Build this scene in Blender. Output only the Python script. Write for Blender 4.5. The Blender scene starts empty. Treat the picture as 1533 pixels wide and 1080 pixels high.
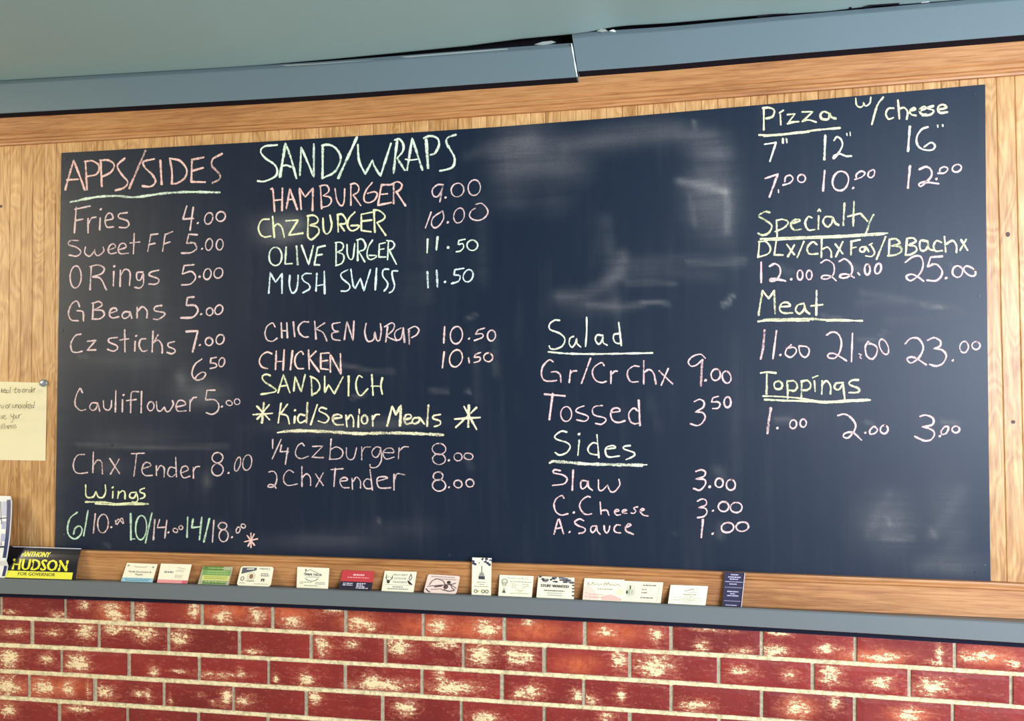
import bpy, bmesh, math, random
import numpy as np
from mathutils import Matrix, Vector

random.seed(7)
rng = np.random.default_rng(11)
S = bpy.context.scene
COL = S.collection

# ---------------------------------------------------------------- camera
F_PX, PW, PH = 1150.0, 1533.0, 1080.0
Z0 = 1.075                                   # height of the chalkboard's lower edge
CAM = Vector((1.698, -1.9277, 0.4748 + Z0))
YAW, PITCH, ROLL = 0.1882, 0.0225, -0.0079
_f = Vector((math.sin(-YAW) * math.cos(PITCH), math.cos(YAW) * math.cos(PITCH), math.sin(PITCH)))
_r0 = Vector((math.cos(YAW), math.sin(YAW), 0)); _u0 = _r0.cross(_f)
_r = math.cos(ROLL) * _r0 + math.sin(ROLL) * _u0
_u = -math.sin(ROLL) * _r0 + math.cos(ROLL) * _u0
cd = bpy.data.cameras.new('camera'); cam = bpy.data.objects.new('camera', cd); COL.objects.link(cam)
cd.sensor_fit = 'HORIZONTAL'; cd.sensor_width = 36.0; cd.lens = F_PX / PW * 36.0
cd.clip_start = 0.05
m = Matrix((_r, _u, -_f)).transposed().to_4x4(); m.translation = CAM
cam.matrix_world = m
S.camera = cam

# ---------------------------------------------------------------- light
S.view_settings.view_transform = 'Standard'
S.view_settings.look = 'None'
S.view_settings.gamma = 1.0
S.view_settings.use_curve_mapping = False
S.view_settings.exposure = 0.0
w = bpy.data.worlds.new('room_light'); S.world = w; w.use_nodes = True
w.node_tree.nodes['Background'].inputs[0].default_value = (1.0, 0.96, 0.88, 1)
w.node_tree.nodes['Background'].inputs[1].default_value = 0.36

def area(name, loc, target, sx, sy, power, color):
    l = bpy.data.lights.new(name, 'AREA'); l.shape = 'RECTANGLE'; l.size = sx; l.size_y = sy
    l.energy = power; l.color = color
    o = bpy.data.objects.new(name, l); COL.objects.link(o); o.location = loc
    o.rotation_euler = (Vector(target) - Vector(loc)).to_track_quat('-Z', 'Y').to_euler()
    return o
area('window_daylight', (4.1, -2.9, 1.7), (2.1, 0, 1.6), 2.0, 1.3, 235, (0.74, 0.83, 1.0))
area('dining_ceiling_lamp', (-3.5, -2.5, 2.2), (0.6, 0, 1.3), 1.3, 0.9, 92, (1.0, 0.86, 0.60))
bl = bpy.data.lights.new('bulb', 'POINT'); bl.energy = 11; bl.color = (1.0, 0.80, 0.46); bl.shadow_soft_size = 0.10
bo = bpy.data.objects.new('bare_bulb', bl); COL.objects.link(bo); bo.location = (-1.17, -1.02, 2.30)

# ---------------------------------------------------------------- geometry helpers
def ray(px, py):
    return _f + _r * ((px - PW / 2) / F_PX) + _u * ((PH / 2 - py) / F_PX)
def P(px, py, d=0.0):
    """world point seen at photo pixel (px,py) lying d metres in front of the wall plane y=0"""
    v = ray(px, py); t = (-d - CAM.y) / v.y
    return CAM + v * t
def PZ(px, py, z):
    v = ray(px, py); t = (z - CAM.z) / v.z
    return CAM + v * t
def interp(pts):
    xs = [p[0] for p in pts]; ys = [p[1] for p in pts]
    def f(x):
        if x <= xs[0]:
            return ys[0] + (x - xs[0]) * (ys[1] - ys[0]) / (xs[1] - xs[0])
        if x >= xs[-1]:
            return ys[-1] + (x - xs[-1]) * (ys[-1] - ys[-2]) / (xs[-1] - xs[-2])
        return float(np.interp(x, xs, ys))
    return f
def quad(pts):
    c = np.polyfit([p[0] for p in pts], [p[1] for p in pts], 2)
    return lambda x: float(np.polyval(c, x))

def link(name, verts, faces, mat=None, parent=None, smooth=False, attrs=None):
    me = bpy.data.meshes.new(name); me.from_pydata([tuple(v) for v in verts], [], faces)
    me.update()
    if mat: me.materials.append(mat)
    if smooth: me.polygons.foreach_set('use_smooth', [True] * len(me.polygons))
    for k, vals in (attrs or {}).items():
        a = me.attributes.new(k, 'FLOAT', 'POINT'); a.data.foreach_set('value', np.asarray(vals, dtype=np.float32))
    o = bpy.data.objects.new(name, me); COL.objects.link(o)
    if parent is not None: o.parent = parent
    return o
def tag(o, label=None, cat=None, group=None, kind=None):
    if label: o['label'] = label
    if cat: o['category'] = cat
    if group: o['group'] = group
    if kind: o['kind'] = kind
    return o
def box(x0, x1, y0, y1, z0, z1):
    v = [(x0,y0,z0),(x1,y0,z0),(x1,y1,z0),(x0,y1,z0),(x0,y0,z1),(x1,y0,z1),(x1,y1,z1),(x0,y1,z1)]
    f = [(0,1,5,4),(1,2,6,5),(2,3,7,6),(3,0,4,7),(4,5,6,7),(3,2,1,0)]
    return v, f
def rail(name, top, bot, profile, x0, x1, mat, parent=None, step=40, back=0.0, endcut=None):
    """long moulding: profile = [(t across, depth)], world back at y=-back"""
    n = max(2, int((x1 - x0) / step)); V = []; Fc = []; m_ = len(profile)
    for i in range(n + 1):
        for (t, d) in profile:
            x = x0 + (x1 - x0) * i / n
            if endcut: x += endcut(i / n, t)
            V.append(P(x, top(x) + (bot(x) - top(x)) * t, d))
        a = V[-m_].copy(); a.y = -back; b = V[-1].copy(); b.y = -back
        V += [b, a]
    k = m_ + 2
    for i in range(n):
        for j in range(k):
            a = i * k + j; b = i * k + (j + 1) % k
            Fc.append((a, b, b + k, a + k))
    Fc.append(tuple(reversed(range(k)))); Fc.append(tuple(n * k + j for j in range(k)))
    o = link(name, V, Fc, mat, parent)
    bm = bmesh.new(); bm.from_mesh(o.data); bmesh.ops.recalc_face_normals(bm, faces=bm.faces); bm.to_mesh(o.data); bm.free()
    return o

# ---------------------------------------------------------------- materials
def lin(c):
    return tuple(((v / 255) / 12.92 if v / 255 <= 0.04045 else ((v / 255 + 0.055) / 1.055) ** 2.4) for v in c)
class NT:
    def __init__(s, name, rough=0.6, spec=0.5):
        s.m = bpy.data.materials.new(name); s.m.use_nodes = True; s.t = s.m.node_tree
        s.b = s.t.nodes['Principled BSDF']; s.b.inputs['Roughness'].default_value = rough
        s.b.inputs['Specular IOR Level'].default_value = spec
        s.pos = s.n('ShaderNodeNewGeometry').outputs['Position']
    def n(s, t, **kw):
        x = s.t.nodes.new(t)
        for k, v in kw.items(): setattr(x, k, v)
        return x
    def l(s, a, b): s.t.links.new(a, b)
    def val(s, sock, v):
        if hasattr(v, 'is_linked') or isinstance(v, bpy.types.NodeSocket): s.l(v, sock)
        else: sock.default_value = v
    def noise(s, scale, stretch=(1,1,1), detail=4, rough=0.55, dist=0.0, vec=None, out=0):
        mp = s.n('ShaderNodeMapping'); s.l(vec or s.pos, mp.inputs[0]); mp.inputs['Scale'].default_value = stretch
        x = s.n('ShaderNodeTexNoise'); s.l(mp.outputs[0], x.inputs['Vector'])
        x.inputs['Scale'].default_value = scale; x.inputs['Detail'].default_value = detail
        x.inputs['Roughness'].default_value = rough; x.inputs['Distortion'].default_value = dist
        return x.outputs[out]
    def math(s, op, a, b=0.0, clamp=False):
        x = s.n('ShaderNodeMath', operation=op); x.use_clamp = clamp
        s.val(x.inputs[0], a); s.val(x.inputs[1], b); return x.outputs[0]
    def rng(s, v, a, b, c=0.0, d=1.0):
        x = s.n('ShaderNodeMapRange'); s.val(x.inputs[0], v)
        for i, q in zip((1, 2, 3, 4), (a, b, c, d)): s.val(x.inputs[i], q)
        return x.outputs[0]
    def mix(s, f, a, b, blend='MIX'):
        x = s.n('ShaderNodeMix', data_type='RGBA', blend_type=blend)
        s.val(x.inputs['Factor'], f)
        for k, v in ((6, a), (7, b)):
            if isinstance(v, bpy.types.NodeSocket): s.l(v, x.inputs[k])
            else: x.inputs[k].default_value = (*v[:3], 1)
        return x.outputs[2]
    def ramp(s, f, stops):
        x = s.n('ShaderNodeValToRGB'); s.l(f, x.inputs[0]); e = x.color_ramp.elements
        while len(e) < len(stops): e.new(0.5)
        for q, (p, c) in zip(e, stops): q.position = p; q.color = (*lin(c), 1)
        return x.outputs[0]
    def attr(s, name): return s.n('ShaderNodeAttribute', attribute_name=name).outputs['Fac']
    def rand(s): return s.n('ShaderNodeObjectInfo').outputs['Random']
    def color(s, c):
        if isinstance(c, bpy.types.NodeSocket): s.l(c, s.b.inputs['Base Color'])
        else: s.b.inputs['Base Color'].default_value = (*c[:3], 1)
        return s
    def bump(s, h, strength=0.3, dist=0.002):
        x = s.n('ShaderNodeBump'); x.inputs['Strength'].default_value = strength; x.inputs['Distance'].default_value = dist
        s.l(h, x.inputs['Height']); s.l(x.outputs[0], s.b.inputs['Normal']); return s

def flat(name, rgb, rough=0.6, spec=0.3):
    t = NT(name, rough, spec); n = t.noise(60, detail=2)
    t.color(t.mix(t.rng(n, 0.3, 0.7, 0, 0.12), lin(rgb), tuple(v * 0.8 for v in lin(rgb)))); return t.m
_flat = {}
def fm(rgb, rough=0.55, spec=0.3):
    k = (tuple(rgb), rough)
    if k not in _flat: _flat[k] = flat('ink_%d_%d_%d' % tuple(rgb), rgb, rough, spec)
    return _flat[k]

def wood(name, vertical, c_dark, c_mid, c_light, rough=0.35, spec=0.5, perobj=False):
    t = NT(name, rough, spec)
    st = (1.0, 1.0, 0.07) if vertical else (0.05, 1.0, 1.0)
    vec = t.pos
    if perobj:
        ad = t.n('ShaderNodeVectorMath', operation='ADD'); t.l(t.pos, ad.inputs[0])
        cb = t.n('ShaderNodeCombineXYZ'); r = t.rand()
        t.l(t.math('MULTIPLY', r, 9.0), cb.inputs[0]); t.l(t.math('MULTIPLY', r, 31.0), cb.inputs[2])
        t.l(cb.outputs[0], ad.inputs[1]); vec = ad.outputs[0]
    grain = t.noise(120 if vertical else 230, st, 6, 0.62, 0.15, vec)
    st2 = (1, 1, 0.25) if vertical else (0.035, 1, 1)
    fig = t.noise(16 if vertical else 11, st2, 2, 0.4, 0.9 if vertical else 0.0, vec)
    cat = t.math('SINE', t.math('MULTIPLY', fig, 60.0 if vertical else 85.0))
    band = t.noise(4.5, (1, 1, 0.5) if vertical else (0.4, 1, 1), 2, 0.5, 0, vec)
    v = t.math('ADD', t.math('MULTIPLY', grain, 0.62), t.math('MULTIPLY', cat, 0.05 if vertical else 0.022))
    v = t.math('ADD', v, t.math('MULTIPLY', band, 0.36))
    if perobj: v = t.math('ADD', v, t.math('MULTIPLY', t.math('SUBTRACT', t.rand(), 0.5), 0.10))
    pores = t.noise(330, (1, 1, 0.05) if vertical else (0.035, 1, 1), 3, 0.7, 0, vec)
    col = t.ramp(v, [(0.34, c_dark), (0.5, c_mid), (0.64, c_light)])
    col = t.mix(t.rng(pores, 0.56, 0.72, 0, 0.42), col, lin(c_dark))
    t.color(col); t.bump(t.math('ADD', grain, t.math('MULTIPLY', pores, -0.5)), 0.35, 0.0012)
    return t.m
M_PLANK = wood('oak_veneer_plank', True, (164, 114, 62), (200, 152, 96), (220, 176, 118), 0.40, 0.42, True)
M_OAK = wood('oak_trim', False, (146, 92, 50), (184, 128, 76), (200, 146, 94), 0.45, 0.4)
M_GROOVE = flat('groove_brown', (160, 112, 68), 0.8)  # brown backing seen between the planks
M_DARKGAP = flat('dark_cavity_shade', (26, 24, 30), 0.95, 0.1)  # near-black colour stands in for the shade inside the ceiling gap

def paint(name, rgb, rough=0.5, var=0.10, spec=0.4):
    t = NT(name, rough, spec); a = t.noise(3.0, detail=3); b = t.noise(140, detail=3)
    c = t.mix(t.rng(a, 0.3, 0.7, 0, var), lin(rgb), tuple(v * 0.72 for v in lin(rgb)))
    t.color(c); t.bump(b, 0.12, 0.0015); return t.m
M_BLUE = paint('slate_blue_paint', (104, 120, 124), 0.36, 0.10, 0.5)
M_LEDGE = paint('slate_grey_paint', (106, 112, 112), 0.42, 0.14, 0.5)
M_CEIL = paint('grey_green_ceiling_paint', (166, 192, 188), 0.75, 0.10, 0.2)
M_CAULK = paint('pale_caulk', (150, 158, 150), 0.6, 0.2)
M_WHITE = flat('white_chipped_edge', (225, 230, 228), 0.5)
M_FLOOR = paint('beige_floor_vinyl', (206, 196, 180), 0.5, 0.2)

def board_mat():
    t = NT('slate_blue_chalkboard', 0.42, 0.34)
    sm = t.attr('smudge_glint')
    st = t.noise(46, (1, 1, 0.05), 4, 0.6); st2 = t.noise(9, (1, 1, 0.5), 4, 0.6, 0.6); fine = t.noise(420, detail=2)
    hz = t.noise(40, (0.06, 1, 1), 4, 0.6)
    streak = t.math('MULTIPLY', t.rng(st, 0.42, 0.75), t.rng(st2, 0.40, 0.75))
    f = t.math('ADD', t.math('MULTIPLY', streak, 0.05), t.math('MULTIPLY', sm, t.rng(t.math('MULTIPLY', hz, t.math('ADD', st2, 0.5)), 0.30, 0.62, 0.35, 0.75)), True)
    f = t.math('MULTIPLY', f, t.rng(fine, 0.3, 0.7, 0.72, 1.15), True)
    t.color(t.mix(f, lin((8, 26, 46)), lin((150, 148, 142))))
    t.l(t.rng(f, 0, 0.6, 0.44, 0.75), t.b.inputs['Roughness'])
    t.bump(fine, 0.05, 0.0006); return t.m
M_BOARD = board_mat()
M_BEDGE = flat('chalkboard_cut_edge', (36, 34, 40), 0.7)

def brick_mat():
    t = NT('limewashed_red_brick', 0.55, 0.4)
    r = t.rand(); big = t.noise(7, detail=3); mid = t.noise(70, detail=5, rough=0.65); hi = t.noise(190, detail=6, rough=0.75, dist=0.8)
    base = t.mix(t.rng(t.math('ADD', t.math('MULTIPLY', r, 0.35), big), 0.4, 0.9), lin((118, 28, 25)), lin((150, 42, 35)))
    base = t.mix(t.rng(mid, 0.35, 0.75, 0, 0.35), base, lin((110, 30, 32)))
    hot = t.attr('warm'); base = t.mix(t.math('MULTIPLY', hot, t.rng(mid, 0.25, 0.6, 0.2, 1.1)), base, lin((205, 98, 58)))
    lime = t.attr('lime')
    wisp = t.noise(60, (0.5, 1, 1.6), 5, 0.7, 1.2)
    hn = t.rng(hi, 0.36, 0.64); wn = t.rng(wisp, 0.38, 0.62)
    v = t.math('ADD', t.math('MULTIPLY', lime, 0.80), t.math('ADD', t.math('MULTIPLY', hn, 0.42), t.math('MULTIPLY', wn, 0.44)))
    f = t.rng(v, 0.98, 1.12); soft = t.rng(v, 0.55, 1.1, 0, 0.72)
    col = t.mix(soft, base, lin((206, 128, 96)))
    t.color(t.mix(t.math('MULTIPLY', f, 0.9), col, lin((252, 228, 174))))
    t.bump(t.math('ADD', mid, f), 0.45, 0.0018); return t.m
M_BRICK = brick_mat()
def mortar_mat():
    t = NT('cream_mortar', 0.9, 0.15); a = t.noise(120, detail=5, rough=0.7); b = t.noise(420, detail=3)
    t.color(t.mix(t.rng(a, 0.35, 0.7), lin((164, 152, 128)), lin((216, 200, 166)))); t.bump(t.math('ADD', a, b), 0.6, 0.003); return t.m
M_MORTAR = mortar_mat()
def bed_mat():
    t = NT('pale_cream_mortar_bed', 0.9, 0.15); a = t.noise(90, detail=5, rough=0.7); b = t.noise(420, detail=3)
    t.color(t.mix(t.rng(a, 0.36, 0.56), lin((200, 182, 140)), lin((250, 230, 180)))); t.bump(t.math('ADD', a, b), 0.6, 0.003); return t.m
M_BED = bed_mat()

_ch = {}
def chalk(rgb):
    if rgb in _ch: return _ch[rgb]
    t = NT('chalk_%d_%d_%d' % rgb, 0.95, 0.05)
    e = t.attr('edge'); pr = t.attr('press')
    g = t.noise(520, detail=3, rough=0.7); g2 = t.noise(1300, detail=2); g3 = t.noise(120, detail=2)
    n = t.math('ADD', t.math('MULTIPLY', g, 0.50), t.math('ADD', t.math('MULTIPLY', g2, 0.25), t.math('MULTIPLY', g3, 0.25)))
    e3 = t.math('POWER', e, 3.0)
    thr = t.math('ADD', t.math('SUBTRACT', n, t.math('MULTIPLY', e3, 0.22)), t.math('MULTIPLY', t.math('SUBTRACT', pr, 1.0), 0.25))
    a = t.rng(thr, 0.30, 0.47)
    t.color(t.mix(t.rng(g, 0.3, 0.7), lin(rgb), tuple(min(1, v * 1.18 + 0.02) for v in lin(rgb))))
    t.l(a, t.b.inputs['Alpha']); _ch[rgb] = t.m; return t.m

# ================================================================ setting
XL, XR = -1.1, 3.9                            # wall extent
rail_top = interp([(0,819),(123,824),(400,832),(850,846.5),(1080,856),(1115,857.5),(1483,871.5),(1533,874.5)])
rail_bot = interp([(0,862.5),(175,868.6),(500,880),(760,891),(1111,908.6),(1533,927)])
LEDGE_Z = P(766, rail_bot(766), 0.02).z
floor_v, floor_f = box(XL, XR, -4.6, 0.10, -0.05, 0.0)
tag(link('floor', floor_v, floor_f, M_FLOOR), kind='structure')

# panelled upper wall: backing + vertical planks
wb_v, wb_f = box(XL, XR, 0.006, 0.10, LEDGE_Z - 0.03, 2.62)
wall = tag(link('wall_back', wb_v, wb_f, M_DARKGAP), kind='structure')
gv, gf = box(XL, XR, 0.0035, 0.0058, LEDGE_Z - 0.02, P(766, 120).z)
link('groove_backing', gv, gf, M_GROOVE, wall)
gx = [P(x, 205).x for x in (13, 30.5, 48.5, 66.5, 84)] 
gr = [P(1491, 115).x, P(1518, 113).x]
pitch = (gr[0] - gx[-1]) / round((gr[0] - gx[-1]) / ((gr[1] - gr[0] + (gx[-1] - gx[0]) / 4) / 2))
print('plank pitch', pitch, gr[1] - gr[0], (gx[-1] - gx[0]) / 4)
def plank_mesh(wd):
    zb, zt = LEDGE_Z - 0.02, P(766, 128).z
    h = wd / 2 - 0.0004; c = 0.0017
    pr = [(-h, 0.0035), (-h, 0.0011), (-h + c, 0.0), (h - c, 0.0), (h, 0.0011), (h, 0.0035)]
    V = [(x, y, zb) for x, y in pr] + [(x, y, zt) for x, y in pr]; n = len(pr)
    Fc = [(i, (i + 1) % n, (i + 1) % n + n, i + n) for i in range(n)] + [tuple(reversed(range(n))), tuple(range(n, 2 * n))]
    me = bpy.data.meshes.new('plank'); me.from_pydata(V, [], Fc); me.materials.append(M_PLANK); return me
pm = plank_mesh(pitch)
i0 = int(math.floor((XL - gx[-1]) / pitch)) + 1; i1 = int((XR - gx[-1]) / pitch)
for i in range(i0, i1):
    o = bpy.data.objects.new('plank', pm); COL.objects.link(o); o.parent = wall
    o.location = (gx[-1] + (i + 0.5) * pitch, 0, 0)
# dark knots in the veneer on the right
def disc(name, px, py, rx, ry, d, mat, parent=None, th=0.0006, n=14):
    V = []; c = P(px, py, d)
    s = (P(px + 1, py, d) - c).length
    for k in range(n):
        a = 2 * math.pi * k / n
        V.append(Vector((c.x + rx * s * math.cos(a), -d, c.z + ry * s * math.sin(a))))
    V += [Vector((v.x, -d + th, v.z)) for v in V]
    Fc = [tuple(reversed(range(n)))] + [(k, (k + 1) % n, (k + 1) % n + n, k + n) for k in range(n)]
    return link(name, V, Fc, mat, parent)
M_KNOT = flat('dark_knot', (84, 52, 50), 0.5)
disc('knot', 1509, 351, 3.2, 4.2, 0.0007, M_KNOT, wall); disc('knot', 1517, 632, 3.0, 3.0, 0.0007, M_KNOT, wall)
disc('nail_head', 1, 309, 2.2, 1.8, 0.0007, M_KNOT, wall)

# oak rails
orail_top = interp([(0,170),(500,141),(900,106),(1533,56)])
orail_bot = interp([(0,218),(380,196),(500,188.5),(900,160.5),(1133,142),(1533,111)])
tag(rail('trim_1', orail_top, orail_bot, [(0,.018),(.60,.018),(.66,.015),(.70,.0175),(.80,.0175),(.84,.013),(.90,.013),(.94,.010),(1,.009)], -420, 1960, M_OAK), kind='structure')
prof = [(0,.013),(.02,.0165),(.07,.0175),(.11,.0165),(.14,.0145),(.19,.0145),(.23,.0195),(1,.02)]
tag(rail('trim_2', rail_top, rail_bot, prof, -420, 1097, M_OAK), kind='structure')
tag(rail('trim_3', rail_top, rail_bot, prof, 1098, 1960, M_OAK), kind='structure')

# slate blue crown trim in two pieces, left one sagging
lt = interp([(0,120.5),(340,101),(400,97.5),(500,91),(700,75.5),(855,64.5)]); lb = interp([(0,170),(380,149),(500,141.5),(700,127),(864,115.5)])
fp = [(0,.044),(.05,.048),(.10,.053),(.13,.0545),(.97,.0545),(1,.053)]
tag(rail('trim_4', lt, lb, fp, -420, 857, M_BLUE, endcut=lambda s, t: 8 * t * s), kind='structure')
rt = interp([(855,51),(900,46.5),(1000,40),(1133,27.5),(1483,-3.5),(1533,-8)]); rb = interp([(864,107),(1000,97),(1133,85),(1533,52)])
tr = tag(rail('trim_5', rt, rb, fp, 856, 1960, M_BLUE, endcut=lambda s, t: 9 * t * (1 - s)), kind='structure')
def under(name, line_, x0, x1, d0, d1, th_px, mat, parent, step=40):
    V = []; Fc = []; n = int((x1 - x0) / step)
    for i in range(n + 1):
        x = x0 + (x1 - x0) * i / n; a = P(x, line_(x), d1)
        zt = a.z - .0002
        V += [Vector((a.x, -d1, zt)), Vector((a.x, -d0, zt)), Vector((a.x, -d0, zt - th_px)), Vector((a.x, -d1, zt - th_px))]
    for i in range(n):
        for j in range(4):
            q = i * 4 + j; r = i * 4 + (j + 1) % 4; Fc.append((q, q + 4, r + 4, r))
    Fc += [(0, 1, 2, 3), tuple(n * 4 + j for j in (3, 2, 1, 0))]
    return link(name, V, Fc, mat, parent)
M_NAVYSHADE = flat('navy_shade', (24, 26, 40), 0.8, 0.1)  # dark navy colours in the shade under trim and ledge
under('underside_shade', lb, -420, 863, .0185, .052, .0006, M_NAVYSHADE, bpy.data.objects['trim_4'])  # dark sheets put the shade onto the blue trim's lower face
under('underside_shade', rb, 866, 1960, .0185, .052, .0006, M_NAVYSHADE, tr)
# chipped white end of the joint
V = []
for k in range(9):
    t = k / 8; x = 855.5 + 8.6 * t; y = 65 + 50 * t; wd = 0.7 + 0.6 * math.sin(k * 2.3) ** 2
    V += [P(x - wd, y, .0557), P(x + wd, y, .0557)]
V += [Vector((v.x, v.y + .004, v.z)) for v in V]
n = 18; Fc = []
for k in range(8):
    a = 2 * k; Fc += [(a, a + 1, a + 3, a + 2), (a + 1, a + 1 + n, a + 3 + n, a + 3), (a + n, a, a + 2, a + 2 + n)]
link('chipped_end', V, Fc, M_WHITE, tr)

# ceiling: sheet edge hangs just in front of the wall, dark cavity behind it
cedge = interp([(-420,146),(0,121),(340,101.2),(400,97),(500,88.5),(600,79),(700,69),(780,58.5),(856,51.5),(890,47),(905,43),(930,39.2),(1000,35),(1060,30),(1133,23.5),(1180,21),(1240,17),(1300,10),(1360,6),(1430,0.5),(1533,-9),(1960,-44)])
CZ = P(766, cedge(766), .046).z + 0.004
V = []; xs = list(range(-420, 1961, 20)); rows = [.046, .050, .06, .12, .25, .6, 1.2, 2.2, 4.6]
for x in xs:
    e = P(x, cedge(x), .046)
    for d in rows:
        k = min(1, max(0, (d - .050) / .5)); k = k * k * (3 - 2 * k)
        V.append(Vector((e.x, -d, e.z * (1 - k) + CZ * k)))
n = len(rows); Fc = []
for i in range(len(xs) - 1):
    for j in range(n - 1):
        a = i * n + j; Fc.append((a, a + n, a + n + 1, a + 1))
base = len(V)
for i in range(len(xs)):
    V.append(Vector((V[i * n].x, -.046, V[i * n].z + .012)))
for i in range(len(xs) - 1):
    Fc.append((i * n, base + i, base + i + 1, (i + 1) * n))
ceil = tag(link('ceiling', V, Fc, M_CEIL, smooth=True), kind='structure')
cv, cf = box(XL, XR, -4.6, 0.08, 2.55, 2.6); link('upper_deck', cv, cf, M_DARKGAP, ceil)
# torn caulk crumbs in the gap
def crumb(pts, d, mat, parent, name='torn_caulk'):
    V = [P(x, y, d) for x, y in pts]; n = len(V)
    V += [Vector((v.x, v.y + .003, v.z)) for v in V]
    return link(name, V, [tuple(reversed(range(n)))] + [(k, (k + 1) % n, (k + 1) % n + n, k + n) for k in range(n)], mat, parent)
crumb([(800,66.5),(812,62.5),(826,61),(832,63),(822,66),(812,67.5)], .0460, M_CAULK, ceil)
crumb([(893,46.5),(900,43.2),(906,43.5),(910,46.5),(902,48)], .0500, M_CAULK, ceil)
crumb([(912,46),(918,44),(922,46),(920,48)], .0500, M_WHITE, ceil)
crumb([(420,97.6),(470,95.3),(520,92),(560,89.6),(560,90.6),(500,95),(430,98.5)], .0500, M_CAULK, ceil)
crumb([(600,85),(700,77),(760,72.5),(760,74),(700,79),(610,86.5)], .0500, M_CAULK, ceil)
crumb([(1376,2.2),(1390,1.2),(1397,0.4),(1390,3.0),(1380,3.6)], .0500, M_WHITE, ceil)
crumb([(1270,0),(1274,-2),(1276,6),(1275,13),(1271,12),(1272,6)], .055, M_DARKGAP, ceil, 'crack')
crumb([(1291,10.5),(1305,6),(1325,5),(1347,3.5),(1346,6),(1326,7.5),(1308,8.5),(1296,11.5)], .055, M_DARKGAP, ceil, 'crack')
crumb([(1133,24.5),(1155,20.6),(1180,20.2),(1182,21.2),(1157,22.5),(1133,26)], .0510, M_DARKGAP, ceil, 'crack')

# painted ledge above the bricks
LF = 0.052
lf_top = quad([(0,867.5),(400,880),(780,896.5),(1160,914),(1533,933.5)]); lf_bot = quad([(0,890),(400,904),(780,921),(1160,942.5),(1533,964)])
V = []; xs = list(range(-420, 1961, 30))
for x in xs:
    a = P(x, lf_top(x), LF); b = P(x, lf_bot(x), LF); bk = P(x, rail_bot(x), .019)
    pr = [Vector((a.x, 0.0, bk.z - .0005)), Vector((a.x, -.019, bk.z - .0005)), Vector((a.x, -LF + .003, a.z + .0008)), Vector((a.x, -LF, a.z - .002)),
          Vector((b.x, -LF, b.z + .002)), Vector((b.x, -LF + .003, b.z)), Vector((b.x, 0.0, b.z))]
    V += pr
k = 7; Fc = []
for i in range(len(xs) - 1):
    for j in range(k):
        a = i * k + j; b = i * k + (j + 1) % k; Fc.append((a, b, b + k, a + k))
Fc += [tuple(reversed(range(k))), tuple((len(xs) - 1) * k + j for j in range(k))]
led = tag(link('trim_6', V, Fc, M_LEDGE), kind='structure')
bm = bmesh.new(); bm.from_mesh(led.data); bmesh.ops.recalc_face_normals(bm, faces=bm.faces); bm.to_mesh(led.data); bm.free()
under('ledge_shadow_strip', lambda x: lf_bot(x) - .2, -420, 1960, .006, .030, .0084, M_NAVYSHADE, led)  # dark strip added as the shadow the ledge casts on the bricks
def ledge_z(px, d):
    """height of the ledge's top surface at depth d"""
    b = P(px, rail_bot(px), .019).z - .0005; a = P(px, lf_top(px), LF).z + .0008
    t = max(0, min(1, (d - .019) / (LF - .003 - .019))); return b + (a - b) * t

# ---------------------------------------------------------------- brick wall below
BD = 0.020
M1 = quad([(0,925.4),(400,944),(760,964),(1160,987.8),(1533,1010.8)])
M2 = quad([(0,966.5),(400,986.4),(760,1008.2),(1160,1033),(1533,1060.4)])
M3 = quad([(0,1005.6),(400,1028),(760,1053.2),(1160,1079.2),(1533,1108.5)])
M0 = lambda x: M1(x) - (M2(x) - M1(x)) * 1.06
lines = [M0, M1, M2, M3]
joints = [[1,97,197,301,408,517,634,755,876,1005,1141,1281,1430], [47,147,252,358,465,577,694,814.5,943,1077,1217.5,1362,1515],
          [91,192.5,297,401.5,516,632,751,874,1005,1140,1280,1427], [42,141,245,349,458,572.5,690.5,815,943,1077,1217,1360,1512],
          [88,190,296,401,515,631,750,873,1004,1140,1280,1427]]
LIME = """15,916,10,3 88,922,12,6 125,905,9,8 167,915,15,17 180,926,12,6 211,916,9,14 289,915,8,14 333,922,13,12 386,922,13,13 23,947,18,6 78,948,13,5 128,946,15,12
170,943,17,8 219,951,17,10 200,944,16,5 268,955,14,13 378,976,16,4 13,985,16,17 70,988,10,9 115,992,17,15 122,999,14,7 230,1006,8,8 268,1005,12,3 330,1012,30,5 360,1008,5,8 10,1028,22,15 66,1030,17,13
102,1030,10,13 133,1030,3,14 157,1037,14,10 206,1039,9,5 222,1041,4,9 256,1048,2,8 300,1040,5,4 339,1045,8,14 365,1050,13,8 321,1053,4,4 13,1063,11,11 117,1062,22,5
437,932,16,10 497,916,16,4 536,936,15,12 552,940,12,6 656,938,15,12 730,941,18,13 482,966,12,16 526,964,12,6 599,968,18,13 588,960,12,8 667,966,20,5 719,980,20,17 766,983,9,13 414,1016,4,8 458,1018,12,12
573,1026,42,9 557,1020,14,10 659,1012,9,12 683,1031,36,10 471,1043,10,12 607,1060,16,13 727,1074,22,8 791,933,11,5 906,946,15,8 982,949,9,15 1050,968,10,9 1110,976,16,5 1095,943,60,2
1151,975,12,9 783,985,18,12 927,988,11,15 979,998,27,19 1110,1006,18,9 794,1037,17,10 780,1040,12,8 864,1043,10,11 885,1048,10,9 930,1043,6,12 1042,1058,22,9 909,1074,10,8 1164,975,17,8
1167,949,22,3 1240,972,17,8 1275,981,6,9 1321,985,28,7 1407,980,6,17 1400,992,12,4 1450,985,14,6 1472,983,24,8 1519,993,14,8 1183,1011,10,8 1243,1011,18,14 1321,1022,20,9 1397,1030,28,13 1193,1061,17,13 1250,1053,8,11 1363,1071,22,10 1205,1063,12,6"""
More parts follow.
